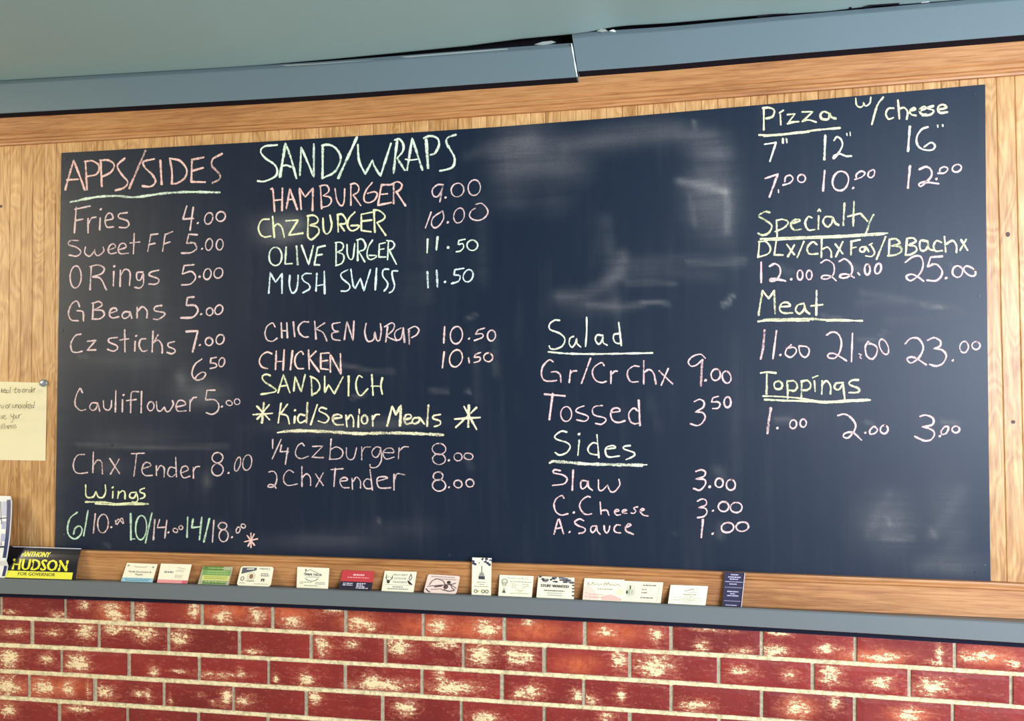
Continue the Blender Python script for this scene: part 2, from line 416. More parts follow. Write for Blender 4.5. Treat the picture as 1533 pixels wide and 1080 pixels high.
WARM = "656,938,60,16 715,942,40,18 800,945,40,14 910,948,55,14 864,996,30,12 1310,985,50,12 1195,1061,24,14 100,1030,30,12 167,918,20,18 536,932,30,14 430,920,40,14 1360,1072,30,10 1480,985,40,14 340,915,60,14 62,1030,40,12"
LIME = [tuple(float(v) for v in s.split(',')) for s in LIME.split()]
WARM = [tuple(float(v) for v in s.split(',')) for s in WARM.split()]
bot_z = 0.0
mv, mf = box(XL, XR, -BD + .005, 0.10, 0.0, P(766, 905, LF).z - .012)
lower = tag(link('wall_lower', mv, mf, M_MORTAR), kind='structure')
def brick(x0, x1, top, bot, visible, world=None):
    """brick face quad in photo space (x0..x1, row lines) or in world metres"""
    nx, nz = (14, 6) if visible else (1, 1)
    V = []; lime = []; warm = []
    jit = [random.uniform(-.7, .7) for _ in range(4)]; dd = random.uniform(-.0012, .0012)
    for j in range(nz + 1):
        for i in range(nx + 1):
            s, t = i / nx, j / nz
            if world: X, Z = world[0] + (world[1] - world[0]) * s, world[2] + (world[3] - world[2]) * t; v = Vector((X, -BD, Z))
            else:
                x = x0 + (x1 - x0) * s; x += (jit[0] if s == 0 else jit[1] if s == 1 else 0)
                y = top(x) + (bot(x) - top(x)) * t; y += (jit[2] * .6 if t == 0 else jit[3] * .6 if t == 1 else 0)
                v = P(x, y, BD)
            edge = (s in (0, 1)) or (t in (0, 1))
            v.y = -BD + (0.0016 if edge else 0) + dd + random.uniform(-.0003, .0003)
            L = 0; Wm = 0
            if visible:
                for (a, b, c, e) in LIME:
                    q = ((x - a) / c / 1.12) ** 2 + ((y - b) / e / 1.1) ** 2
                    if q < 4: L = max(L, math.exp(-q * .8))
                for (a, b, c, e) in WARM:
                    q = ((x - a) / c) ** 2 + ((y - b) / e) ** 2
                    if q < 4: Wm = max(Wm, math.exp(-q))
            else: L = random.choice((0, 0, .3)); 
            V.append(v); lime.append(L); warm.append(Wm)
    k = nx + 1; Fc = [(j * k + i, j * k + k + i, j * k + k + i + 1, j * k + i + 1) for j in range(nz) for i in range(nx)]
    ring = [i for i in range(k)] + [j * k + nx for j in range(1, nz + 1)] + [nz * k + i for i in range(nx - 1, -1, -1)] + [j * k for j in range(nz - 1, 0, -1)]
    b0 = len(V)
    for q in ring: V.append(Vector((V[q].x, -BD + .012, V[q].z))); lime.append(lime[q]); warm.append(0)
    n = len(ring)
    for q in range(n): Fc.append((ring[q], ring[(q + 1) % n], b0 + (q + 1) % n, b0 + q))
    return link('brick', V, Fc, M_BRICK, lower, attrs={'lime': lime, 'warm': warm})
hg, vg = 3.1, 3.6                              # half joints in pixels
uz = (P(766, M1(766), BD).z - P(766, M3(766), BD).z) / 2
for r, js in enumerate(joints):
    xs = list(js); dl = xs[1] - xs[0]; dr = xs[-1] - xs[-2]
    for e in range(2): xs.insert(0, xs[0] - dl * .97)
    for e in range(2): xs.append(xs[-1] + dr * 1.06)
    if r < 3: T, B = lines[r], lines[r + 1]
    else:
        T = (lambda x, r=r: M3(x) + (r - 3) * (M3(x) - M2(x)) * 1.02); B = (lambda x, r=r: M3(x) + (r - 2) * (M3(x) - M2(x)) * 1.02)
    for a, b in zip(xs, xs[1:]):
        brick(a + hg, b - hg, (lambda x: T(x) + vg), (lambda x: B(x) - vg), True)
for r in range(1, 6):
    ln = lines[r] if r < 4 else (lambda x, r=r: M3(x) + (r - 3) * (M3(x) - M2(x)) * 1.02)
    V = []; xs = list(range(-420, 1961, 5))
    for x in xs:
        u = 3.5 + random.uniform(-.6, .8); l = 3.4 + random.uniform(-.5, .7)
        for yy, d in ((-u, BD - .006), (-u, BD - .0042), (-u * .55, BD - .0024 + random.uniform(-.0006, .0006)), (l * .55, BD - .0024 + random.uniform(-.0006, .0006)), (l, BD - .0042), (l, BD - .006)):
            V.append(P(x, ln(x) + yy, d))
    Fc = [(i * 6 + j, i * 6 + 6 + j, i * 6 + 7 + j, i * 6 + j + 1) for i in range(len(xs) - 1) for j in range(5)]
    link('mortar_bed', V, Fc, M_BED, lower)
# courses further down the wall, out of the photograph
zz = min(P(x, M3(x) + 2 * 1.02 * (M3(x) - M2(x)), BD).z for x in (0, 766, 1533)) - .012
V = []; Fc = []; r = 0
while zz - uz > 0.02:
    x = XL + .02 + (.105 if r % 2 else 0)
    while x < XR - .2:
        v, f = box(x, x + .198, -BD, -BD + .012, zz - uz + .012, zz); f = [tuple(i + len(V) for i in q) for q in f]; V += v; Fc += f; x += .209
    zz -= uz; r += 1
o = link('brick_courses', V, Fc, M_BRICK, lower); tag(o, kind='stuff')

# ================================================================ chalkboard
b_top = interp([(92,229),(370,213.6),(570,201.6),(742,190.3),(900,178),(1120,158.7),(1320,140.3),(1475,126.3)])
b_bot = interp([(82,822),(122,823.3),(400,831),(850,845.5),(1080,855.3),(1483,871.3)])
BDP = 0.0065
nx, nz = 260, 128
SM = """790,225,45,34,.34,a 760,250,30,30,.15,a 845,255,40,18,.16,a 770,300,28,18,.14,a 830,300,26,22,.10,a 1065,295,36,46,.44,a 1060,220,34,22,.16,a 1080,350,25,20,.08,a 300,590,34,18,.38,a 275,562,12,16,.16,a
418,345,30,20,.5,a 442,338,20,16,.3,a 500,640,80,10,.26,a 600,632,50,7,.28,a 1330,780,38,40,.36,a 1420,770,28,60,.18,a 1430,845,44,16,.22,a 215,500,60,60,.12,a 200,655,70,12,.14,a 165,700,22,14,.14,a
490,812,80,14,.16,a 600,790,60,12,.08,a 180,540,60,14,.14,a 880,460,40,14,.10,a 1180,620,60,20,.04,a 620,410,30,80,.05,a 1100,620,10,100,.05,a 235,450,10,50,.12,a 210,460,8,60,.10,a 310,720,7,12,.2,a"""
SS = """850,222 900,210 960,200 1010,198 1060,212 1080,228;13;.30|740,228 770,212 798,208;8;.12|700,235 730,222;6;.1|1017,272 1035,275 1060,278 1085,288;4;.55|1086,285 1090,310 1088,345;4.5;.40|1034,295 1038,320 1040,337;3.5;.22
1040,182 1041,190;1.5;.4|1030,393 1070,394 1116,390;2.6;.42|940,395 1020,388 1110,392;7;.14|935,412 1000,405 1070,412;9;.10|940,425 985,423 1010,425;2.4;.26|962,454 985,453 1000,455;1.8;.42|880,456 930,461 960,456;4;.22|1083,457 1090,455;2.4;.85|1091,449 1098,442;1.6;.65
838,444 870,443 900,430 925,412 932,385;7;.32|906,330 912,380 916,460;8;.12|924,440 925,490;4;.10|1290,438 1330,444 1380,455 1420,458;3.5;.20|1380,457.5 1410,460;1.5;.9|1400,459 1440,463;2;.3|1285,455 1350,452;5;.12|1330,480 1390,478 1450,470;4;.12
1286,507.5 1305,508 1318,504 1326,497;1.6;.5|1162,629 1183,628;3;.40|1295,631.5 1308,636;1.8;.45|1410,631 1434,634.5;3;.5|1230,473 1260,478;2;.4|1299,801 1320,755 1332,740;5;.14|1393,803 1420,770 1440,730;7;.12|1322,806 1345,809 1366,806;3;.28|1328,776 1333,786;1.6;.4|1395,795 1400,802;3;.4
1375,850 1410,835 1440,800;8;.09|115,666 180,668 240,670 340,668;2;.30|480,540 560,556 590,556;1.4;.3|645,585 670,586;2;.35|700,586 701,586;1;.8|700,478 712,472;2;.3|527,596 545,590;1;.4|268,562 272,576;5;.22|1010,800 1011,800;2;.1|566,779 568,780;1;.6|160,816 162,818;1;.4|118,533 130,534;2.5;.25|330,785 345,800;5;.12
1170,400 1180,410;4;.2|1185,405 1190,408;3;.15|1276,400 1286,404;4;.30|1422,395 1430,402;3;.3|975,600 985,640;5;.05|720,300 722,420;7;.08|640,360 640,450;7;.06|1078,802 1080,786;5;.2|1075,705 1080,712;6;.18|700,690 705,700;4;.12|740,500 742,560;4;.14|712,520 714,600;4;.08"""
SMa = [tuple(float(v) for v in s.split(',')[:5]) for s in SM.split()]
X = np.zeros((nz + 1, nx + 1)); Y = np.zeros_like(X)
for j in range(nz + 1):
    t = j / nz
    xl = 92 - 10 * t; xr = 1475 + 8 * t ** 1.3
    for i in range(nx + 1):
        x = xl + (xr - xl) * i / nx; X[j, i] = x; Y[j, i] = b_top(x) * (1 - t) + b_bot(x) * t
sm = np.zeros_like(X)
for a, b, c, e, s in SMa: sm = np.maximum(sm, 0) + s * np.exp(-(((X - a) / c) ** 2 + ((Y - b) / e) ** 2))
for seg in SS.replace('\n', '|').split('|'):  # chalk smears, plus one bright streak that paints in a reflection
    pts, wd, s = seg.split(';'); wd = float(wd); s = float(s)
    pts = [tuple(float(v) for v in q.split(',')) for q in pts.split()]
    dm = np.full_like(X, 1e9)
    for (x0, y0), (x1, y1) in zip(pts, pts[1:]):
        L2 = (x1 - x0) ** 2 + (y1 - y0) ** 2 + 1e-6
        t = np.clip(((X - x0) * (x1 - x0) + (Y - y0) * (y1 - y0)) / L2, 0, 1)
        dm = np.minimum(dm, np.hypot(X - x0 - t * (x1 - x0), Y - y0 - t * (y1 - y0)))
    sm += s * .8 * np.exp(-(dm / max(wd * 1.35, 2.8)) ** 2)
sm += 0.10 * np.exp(-((X - 92 + 10 * (Y - 229) / 593) / 16) ** 2) * (Y > 300)
V = [P(X[j, i], Y[j, i], BDP) for j in range(nz + 1) for i in range(nx + 1)]
k = nx + 1; Fc = [(j * k + i, j * k + k + i, j * k + k + i + 1, j * k + i + 1) for j in range(nz) for i in range(nx)]
root = bpy.data.objects.new('chalkboard', None); COL.objects.link(root)
root.location = (0, 0, Z0)
tag(root, 'large slate-blue chalkboard covered in a handwritten pastel chalk price menu', 'chalkboard')
root_m = Matrix.Translation(-Vector((0, 0, Z0)))
def child(o, p=None):
    o.parent = p or root
    if p is None: o.matrix_parent_inverse = root_m
    return o
ring = list(range(k)) + [j * k + nx for j in range(1, nz + 1)] + [nz * k + i for i in range(nx - 1, -1, -1)] + [j * k for j in range(nz - 1, 0, -1)]
child(link('writing_surface', V, Fc, M_BOARD, attrs={'smudge_glint': sm.ravel()}))
R = [V[i] for i in ring]; n = len(R)
V2 = [Vector((v.x, -BDP, v.z)) for v in R] + [Vector((v.x, -.0003, v.z)) for v in R]
child(link('board_edge', V2, [(i, (i + 1) % n, (i + 1) % n + n, i + n) for i in range(n)], M_BEDGE))
M_SCREW = flat('painted_screw_head', (44, 46, 60), 0.4)
M_SCREWL = flat('worn_screw_rim', (120, 122, 134), 0.5)
for (x, y) in ((1459, 141), (1466, 443), (1461, 858), (92, 495), (167, 667), (96, 818), (673, 832), (98, 238)):
    s = child(disc('screw_head', x, y, 2.1, 2.1, BDP + .0009, M_SCREW, None, .0008))
    q = disc('screw_slot', x + .8, y + .9, .8, .7, BDP + .0011, M_SCREWL, None, .0002); q.parent = s; q.matrix_parent_inverse = root_m

# ---------------------------------------------------------------- chalk writing
def crom(pts):
    """centripetal-ish Catmull-Rom through pts; '!' points split the spline"""
    out = []; seg = [pts[0]]
    segs = []
    for i, p in enumerate(pts[1:], 1):
        seg.append(p)
        if p[2] and i < len(pts) - 1: segs.append(seg); seg = [p]
    segs.append(seg)
    for sg in segs:
        q = [np.array(p[:2]) for p in sg]
        if len(q) == 2:
            n = max(2, int(np.hypot(*(q[1] - q[0])) / 2)); 
            for i in range(n + 1): out.append(q[0] + (q[1] - q[0]) * i / n)
            continue
        e = [2 * q[0] - q[1]] + q + [2 * q[-1] - q[-2]]
        for i in range(1, len(e) - 2):
            a, b, c, d = e[i - 1:i + 3]; n = max(2, int(np.hypot(*(c - b)) / 1.6))
            for s in range(n + (i == len(e) - 3)):
                t = s / n
                out.append(.5 * ((2 * b) + (-a + c) * t + (2 * a - 5 * b + 4 * c - d) * t * t + (-a + 3 * b - 3 * c + d) * t ** 3))
    o2 = [out[0]]
    for p in out[1:]:
        if np.hypot(*(p - o2[-1])) > 0.25: o2.append(p)
    return o2
class Chalk:
    def __init__(s): s.V = []; s.F = []; s.E = []; s.Pr = []; s.k = 0; s.B = []
    def stroke(s, pts, w, pr):
        s.k += 1; d = BDP + .00035 + .00001 * (s.k % 30)
        pts = [np.array(p) for p in pts]
        if len(pts) < 2: return
        # rounded ends
        a = pts[0] - pts[1]; a = a / (np.hypot(*a) + 1e-9); b = pts[-1] - pts[-2]; b = b / (np.hypot(*b) + 1e-9)
        pts = [pts[0] + a * w * .42] + [pts[0] + a * w * .2] + pts + [pts[-1] + b * w * .2, pts[-1] + b * w * .42]
        n = len(pts); ph = rng.random() * 9; base = len(s.V); f_0 = len(s.F)
        for i, p in enumerate(pts):
            t = pts[min(i + 1, n - 1)] - pts[max(i - 1, 0)]; t = t / (np.hypot(*t) + 1e-9); nn = np.array([-t[1], t[0]])
            h = w / 2 * .95 * (1 + .16 * math.sin(ph + i * .35) + .07 * rng.standard_normal())
            if i in (0, n - 1): h *= .35
            elif i in (1, n - 2): h *= .75
            q = pr * (1 + .12 * math.sin(ph * 2 + i * .13)) - (.22 if w > 3.8 else 0)
            for o, e in ((-1, 1), (-.45, .45), (.45, .45), (1, 1)):
                v = p + nn * h * o; s.V.append(P(v[0], v[1], d)); s.E.append(1.0 if i in (0, n - 1) else e); s.Pr.append(q)
        for i in range(n - 1):
            for j in range(3):
                a = base + i * 4 + j; s.F.append((a, a + 4, a + 5, a + 1))
        s.B.append((base, len(s.V), f_0, len(s.F)))
def line(label, col, w, ox, oy, sc, data, pr=1.0):
    c = Chalk()
    for st in data.replace('\n', ' ').split('|'):
        tk = st.split()
        if not tk: continue
        ww = w; pp = pr
        if tk[0].startswith('w'): ww = w * float(tk[0][1:]); tk = tk[1:]
        if tk[0].startswith('.'):
            x, y = map(float, tk[0][1:].split(',')[:2]); x = ox + x / sc; y = oy + y / sc
            c.stroke([(x - .5, y + .4), (x + .1, y), (x + .5, y - .5)], ww * 1.15, 1.25); continue
        if tk[0].startswith('@'):
            v = [float(q) for q in tk[0][1:].split(',')]; cx, cy, rx, ry = v[:4]; a = math.radians(v[4] if len(v) > 4 else 0)
            pts = []; ph = -1.3 + rng.random() * .5; m_ = max(14, int((rx + ry) * 3.14 / sc / 1.8))
            for i in range(m_ + 2):
                q = ph - 2 * math.pi * i / m_; g = 1 + .03 * math.sin(2 * q + cx)
                u, v2 = rx * g * math.cos(q), ry * math.sin(q)
                pts.append((ox + (cx + u * math.cos(a) - v2 * math.sin(a)) / sc, oy + (cy + u * math.sin(a) + v2 * math.cos(a)) / sc))
            c.stroke(pts, ww * .92, pp); continue
        pts = []
        for q in tk:
            z = q.endswith('!'); x, y = map(float, q.rstrip('!').split(',')); pts.append((ox + x / sc, oy + y / sc, z))
        c.stroke(crom(pts), ww, pp)
    # one part per word: strokes that lie close together stay in one mesh
    m_ = len(c.B); bb = []
    for v0, v1, f0, f1 in c.B:
        q = np.array([(v.x, v.z) for v in c.V[v0:v1]]); bb.append((q.min(0), q.max(0)))
    grp = list(range(m_))
    for i in range(m_):
        for j in range(i):
            gap = np.maximum(0, np.maximum(bb[i][0] - bb[j][1], bb[j][0] - bb[i][1]))
            if np.hypot(*gap) <= max(.0195, .48 * max((bb[i][1] - bb[i][0]).max(), (bb[j][1] - bb[j][0]).max())) and grp[i] != grp[j]:
                a, b = grp[i], grp[j]; grp = [b if g == a else g for g in grp]
    ks = sorted(set(grp))
    for g in ks:
        V = []; Fc = []; Ev = []; Pv = []
        for i in range(m_):
            if grp[i] != g: continue
            v0, v1, f0, f1 = c.B[i]; sh = len(V) - v0
            V += c.V[v0:v1]; Ev += c.E[v0:v1]; Pv += c.Pr[v0:v1]; Fc += [tuple(q + sh for q in f) for f in c.F[f0:f1]]
        o = child(link('chalk_lettering', V, Fc, chalk(col), attrs={'edge': Ev, 'press': Pv}))
        o['label'] = label if len(ks) == 1 else label.replace(' line reading', ' writing from the line').replace(' heading reading', ' writing from the heading')
PINK = (222, 192, 184); ORNG = (238, 192, 176); ROSE = (235, 194, 188); YELL = (228, 228, 176); GRN = (222, 238, 206); ICE = (218, 236, 230); CREAM = (236, 224, 182); PALE = (232, 236, 200); PGRN = (190, 216, 182)
A = (80, 200, 5.11); B = (80, 390, 5.11); Cc = (80, 570, 4.153); D = (370, 190, 7.665); E_ = (560, 190, 7.665); Fq = (370, 310, 7.665); G = (560, 310, 7.665)
H_ = (370, 470, 7.665); I_ = (560, 470, 7.665); J = (370, 600, 7.2); K = (560, 600, 7.2); L = (800, 470, 7.665); Mq = (960, 470, 7.665); N_ = (800, 580, 7.665); O_ = (960, 580, 7.665)
Pq = (800, 690, 7.665); Q = (960, 690, 7.665); Rq = (1120, 130, 7.665); Sq = (1270, 130, 7.665); T_ = (1120, 240, 7.665); U_ = (1290, 240, 7.665); Vq = (1120, 350, 7.665); Wq = (1290, 350, 7.665)
Xq = (1120, 470, 7.665); Yq = (1290, 470, 7.665); Z_ = (1120, 580, 7.665); ZZ = (1290, 580, 7.665)

line('pink chalk heading reading APPS/SIDES', ORNG, 3.7, *A, """90,430 118,330 155,205! 195,310 240,432 | 103,355 190,350 | 257,430 245,215 | 240,215 300,210 350,250 330,310 258,328 | 370,405 362,215 | 355,205 420,205 465,240 440,295 375,330
| 545,190 490,245 520,310 568,370 540,415 475,435 | w1.15 705,130 640,280 580,420 | 770,195 690,215 700,260 760,320 780,370 745,405 680,402 | 818,205 828,390 | 890,190 907,300 905,385 | 890,190 970,210 1020,280 1000,345 940,382 905,385
| 1150,183 1060,200! 1055,370! 1160,372 | 1065,285 1145,262 | w1.1 1290,155 1220,195 1215,250 1270,310 1270,350 1215,378""", .95)
line('pale green chalk underline below APPS/SIDES', GRN, 4.4, *A, "130,525 290,492 400,480 500,478 620,487 830,460 1000,448 1270,450", 1.05)
line('pink chalk line reading Fries 4.00', PINK, 3.0, *A, """175,565 160,760 | 165,580 280,555 | 172,665 225,655 | 265,650 265,760 | 265,700 290,650 325,640 | 358,645 354,738 | .362,580 | 400,665 455,650 440,610 410,620 395,670 410,715 460,715
| 565,605 505,615 500,645 560,665 578,695 555,720 505,718 | 1020,555 990,655! 1070,650 | 1070,565 1045,740 | .1105,685 | @1188,650,30,45,20 | @1280,635,35,38,30""")
line('faint pink chalk line reading Sweet FF 5.00', PINK, 2.7, *A, """190,820 130,820 115,850 175,870 210,905 180,938 118,930 | 245,868 240,915 275,940 310,905 315,885! 320,920 345,935 385,900 380,870 | 425,890 475,870 460,845 435,855 418,890 435,920 480,912
| 500,890 555,870 540,840 510,850 495,890 515,920 575,915 | 618,765 612,920 | 585,838 660,830 | 745,775 722,900 | 745,775 800,768 | 730,850 778,840 | 855,770 835,900 | 855,775 912,750 | 845,845 892,830
| w1.2 1100,775 1035,770! 1020,840! 1075,838 1095,880 1050,912 980,915 | .1137,882 | @1190,850,26,45,8 | @1272,850,26,42,5""", .9)
line('pink chalk line reading O Rings 5.00', PINK, 2.9, *B, """@170,127,42,85,3 | 290,45 280,225 | 280,50 340,35 388,60 370,100 300,125 | 300,125 360,140 405,225 | 462,85 458,195 | .465,45 | 512,75 510,200 | 512,120 545,70 585,90 582,190
| 685,90 640,95 640,145 665,150 688,100! 688,180 660,212 622,205 | 805,75 745,90 735,115 800,140 805,165 780,182 730,182 | 1075,33 1000,40! 985,105! 1055,85 1088,130 1050,180 980,188 | .1118,125 | @1178,105,28,42,10 | @1262,97,33,40,25""")
line('pink chalk line reading G Beans 5.00', PINK, 3.0, *B, """200,355 180,312 140,335 115,400 135,455 190,462 | 180,385 225,395 230,465 | 305,325 300,445 | 295,330 350,315 370,345 310,380! 375,385 388,420 350,448 295,448 | 430,405 485,385 470,365 440,375 428,415 450,440 500,432
| 585,395 545,395 525,425 545,445 580,425 585,395! 600,443 | 640,360 640,440 | 642,390 680,355 715,385 715,440 | 828,345 780,355 775,385 845,400 848,420 800,452 765,448 | w1.25 1075,280 1025,285! 1015,345! 1080,345 1105,385 1065,435 975,440 | .1130,412 | @1195,393,25,30,15 | @1265,378,28,38,25""")
line('pink chalk line reading Cz sticks 7.00', PINK, 2.9, *B, """210,565 170,575 135,630 140,690 175,705 220,695 | 260,620 325,612! 258,688! 325,685 | 490,590 430,598 425,625 480,650 490,675 460,695 412,680 | 545,530 547,700 | 510,610 575,600 | 625,620 622,695 | .633,578
| 705,600 670,605 655,650 680,695 715,690 | 762,540 755,700 | 800,570 760,640 | 765,630 800,610 830,650 832,710 | 925,622 880,635 880,660 925,680 930,700 905,715 870,705 | w1.3 1015,545 1105,540! 1065,700 | .1120,648 | w1.15 @1190,622,28,30,0 | @1275,605,30,38,25""")
line('small pink chalk price 6.50 without a name', PINK, 2.8, *B, "1135,755 1080,800 1060,870 1090,915 1140,905 1165,870 1140,855 1100,880 1085,905 | 1245,742 1205,750! 1200,785! 1240,790 1245,815 1200,828 | @1287,780,22,35,15")
line('pink chalk line reading Cauliflower 5.00', PINK, 2.8, *Cc, """180,75 165,50 140,100 135,150 165,185 200,180 | 270,140 240,140 225,165 240,185 265,175 275,140! 288,192 | 310,125 315,170 340,185 358,165 362,125 | 388,62 385,195 | 430,120 428,195 | .436,90
| 530,70 490,70 482,100 480,200 | 455,125 515,118 | 548,68 545,200 | @605,160,20,28,5 | 640,130 645,180 665,190 690,165! 700,190 720,190 745,150 740,125 | 760,165 820,150 810,128 780,125 762,160 775,190 825,188 | 850,120 848,190 | 850,135 870,108 890,105
| 1005,60 955,60! 945,120! 1000,120 1028,150 1020,190 985,210 950,200 | .1047,162 | w.85 @1093,140,20,15,20 | w.85 @1142,132,18,18,0""", .92)
line('pink chalk line reading Chx Tender 8.00', PINK, 2.6, *Cc, """192,460 150,465 125,510 130,560 160,578 212,572 | 248,445 245,572 | 247,530 275,495 300,510 305,580 | 350,485 412,580 | 408,490 355,582 | 485,455 565,452 | 518,455 500,595 | 550,550 605,530 590,510 565,515 550,560 570,590 615,590
| 640,530 640,590 | 645,560 665,530 688,545 688,600 | 760,478 765,600 | 758,545 725,540 710,580 735,600 762,580 | 795,575 838,555 825,532 800,540 792,575 810,605 850,595 | 870,540 870,608 | 872,560 885,538 908,535
| w1.1 @1020,480,33,32,0 | w1.1 @1020,555,35,38,0 | .1088,575 | @1145,520,16,45,15 | @1205,510,28,48,10""", .85)
line('underlined yellow-green chalk heading reading Wings', YELL, 3.0, *Cc, """200,650 205,720 245,725 265,690! 280,725 310,725 325,690 322,650 | 370,690 368,730 | .368,665 | 405,690 400,732 | 405,705 430,685 445,700 445,735 | 515,695 480,700 475,725 500,730 518,700! 525,740 512,758 490,755
| 565,670 540,680 540,695 565,705 565,725 540,735 | w1.1 200,755 320,758 400,768 480,762 590,768 | w.9 260,766 380,773 480,772 565,771""", .95)
line('green chalk wing counts reading 6/ 10/ 14/', PGRN, 3.0, *Cc, """148,820 105,855 88,910 95,960 130,985 165,965 178,925 160,905 135,920 125,955 | 215,810 188,965 | w1.2 480,828 482,990 | w.8 484,985 505,985 | @545,915,35,75,3 | 612,825 572,1010 | 835,850 830,975
| w1.1 868,862 860,915! 915,910 | w1.2 922,852 908,990 | w1.2 970,860 935,1005""", .95)
line('pink chalk wing prices reading 10.00 14.00 18.00', PINK, 2.7, *Cc, """w1.15 260,830 248,948 | @308,890,33,58,5 | .360,912 | w.75 385,870 395,895 425,855 435,890 405,862 385,892 | w1.2 630,865 622,990 | 660,865 645,915! 700,912 | 705,870 692,980 | .715,945 | w.8 @758,932,16,12,30 | w.8 @792,915,12,12,30
| 998,870 988,1005 | @1052,905,26,22,0 | @1058,965,28,38,0 | .1110,975 | w.9 @1148,930,12,20,20 | w.9 @1180,905,15,12,30""", .9)
line('orange-pink chalk asterisk in the lower left', ORNG, 2.6, *Cc, "1228,950 1228,1038 | 1188,1003 1268,985 | 1205,965 1250,1025 | 1248,955 1210,1030", 1.05)

line('large pale green chalk heading reading SAND/WRAPS', GRN, 3.9, *D, """w.85 345,208 200,225 155,285 210,360 310,430 345,500 320,570 200,625 120,622 | w1.2 375,575 440,195! | 440,195 500,350 565,590 | w.85 405,450 450,440 505,460 | 605,555 620,235! 765,570! 765,200 | w1.05 868,215 865,590 | 860,215 930,205 1010,240 1070,330 1060,420 1000,520 885,580
| w1.2 1260,120 1150,360 1045,590 | 1270,205 1285,390 1355,540! 1440,380! 1460,450 1530,565! 1651,190 | w1.1 1681,530 1700,330 1722,160 | 1696,150 1746,140 1791,200 1786,280 1721,360! 1811,500 | w1.05 1836,495 1894,130! 2011,495 | w.6 1816,372 1891,380 1961,370 | w1.4 2076,470 2054,148
| 2026,130 2106,105 2186,135 2201,210 2156,300 2106,320 | 2396,90 2306,120 2286,180 2336,270 2381,360 2366,450 2306,485 2211,505""", 1.15)
line('salmon chalk line reading HAMBURGER', ORNG, 3.5, *D, """275,715 295,725 315,970 | 405,705 400,960 | w.7 310,845 400,835 | 450,940 490,710! 575,950 | w.7 465,835 535,830 | 620,945 600,705! 665,805! 755,705! 750,960 | w.85 840,680 855,940 | w.8 830,680 900,668 935,700 930,750 870,790! 950,810 965,860 930,905 860,925
| w.75 1008,710 1030,840 1075,905 1110,870 1120,710 | w.8 1190,665 1190,900 | w.8 1185,660 1240,650 1280,690 1270,750 1215,780! 1305,905 | w.8 1435,640 1370,720 1340,800 1350,855 1400,870 1460,840 1495,775 1460,745 1380,765
| 1646,665 1541,665! 1501,900! 1651,870 | w.8 1541,775 1611,768 | w1.1 1681,660 1681,880 | 1656,660 1726,630 1776,665 1756,720 1711,745! 1816,905""")
line('pink chalk price 9.00 beside HAMBURGER', PINK, 2.7, *E_, "795,665 730,665 670,720 680,790 730,800 775,730 790,670! 755,860 | .820,812 | @957,725,70,80,20 | @1150,698,70,90,10", .9)
line('yellow chalk line reading ChzBURGER', YELL, 3.3, *Fq, """250,140 170,150 130,230 150,310 200,345 270,335 | 292,110 312,350 | 305,230 350,195 400,240 425,345 | 445,160 585,150! 475,325! 640,300 | 700,100 695,340 | 690,105 760,95 810,130 800,180 720,210! 810,235 820,300 740,375 700,350 | 870,130 875,250 905,310 950,280 970,200 950,95
| 1040,90 1045,285 | 1035,90 1090,85 1135,150 1125,190 1060,195! 1115,275 | 1235,60 1170,130 1150,210 1190,270 1250,260 1285,215 1190,215 | 1430,60 1310,85! 1310,270! 1420,285 | 1310,165 1430,150 | w1.1 1455,40 1465,290 | 1450,35 1520,45 1580,100 1560,145 1490,180! 1590,325""", 1.05)
line('faint pink chalk price 10.00 beside ChzBURGER', PINK, 2.7, *G, "655,60 590,240 | 785,45 680,120 660,200 700,240 760,200 800,120 785,45 | w1.3 .845,178 | @975,98,58,88,15 | 1170,-30 1230,-42 1290,10 1305,70 1260,130 1190,155 1120,135 1095,90 1120,40 1160,15", .88)
line('pale green chalk line reading OLIVE BURGER 11.50', GRN, 3.2, *Fq, """@325,568,75,105,0 | 448,460 435,655! 515,650 | w1.3 568,450 580,660 | 625,440 705,660! 760,445 | 895,445 810,465! 770,665! 830,665 | 800,555 860,545 | w.85 1020,410 1020,670 | w.85 1010,410 1070,405 1105,440 1090,490 1030,520! 1100,545 1110,600 1080,650 1015,675
| w.85 1145,430 1150,540 1180,600 1215,580 1235,420 | 1270,380 1268,615 | 1260,380 1320,370 1360,440 1340,490 1280,510! 1350,630 | w.85 1440,380 1395,450 1375,540 1400,600 1450,595 1485,560 1400,555 | w.85 1586,410 1516,425! 1511,575! 1591,575 | w.8 1511,490 1571,480
| w.85 1621,395 1611,605 | w.8 1601,385 1666,395 1691,435 1666,480 1626,490! | 1626,490 1711,655 | 2071,370 2066,525 | w1.2 2186,345 2171,490 | .2306,465 | w.9 2501,370 2431,385! 2421,430! 2476,425 2481,470 2446,505 2401,515 | w.9 @2584,440,60,60,0""")
line('white chalk line reading MUSH SWISS 11.50', ICE, 3.1, *Fq, """248,990 265,755! 325,865! 400,765! 400,990 | 490,785 485,900 515,985 560,960 580,880 585,785 | w.9 735,765 670,765 630,800 650,850 710,890 715,940 640,985 | w1.1 800,765 790,965 | w1.1 885,740 890,995 | w.7 795,905 890,890 | w.9 1155,720 1080,765 1090,820 1170,890 1175,935 1140,965 1080,965
| 1190,715 1215,890 1240,935! 1300,820! 1340,960! 1415,720 | w1.2 1485,705 1470,950 | w.9 1626,715 1566,720 1556,790 1611,870 1606,920 1571,965 | 1726,735 1666,740 1671,820 1691,900 1671,960 1631,985 | w1.3 2068,745 2076,925 | w1.3 2174,730 2184,915 | .2271,860
| w.95 2486,705 2386,720! 2371,780! 2441,790 2426,850 2346,880 | w.9 @2536,790,55,72,20""")
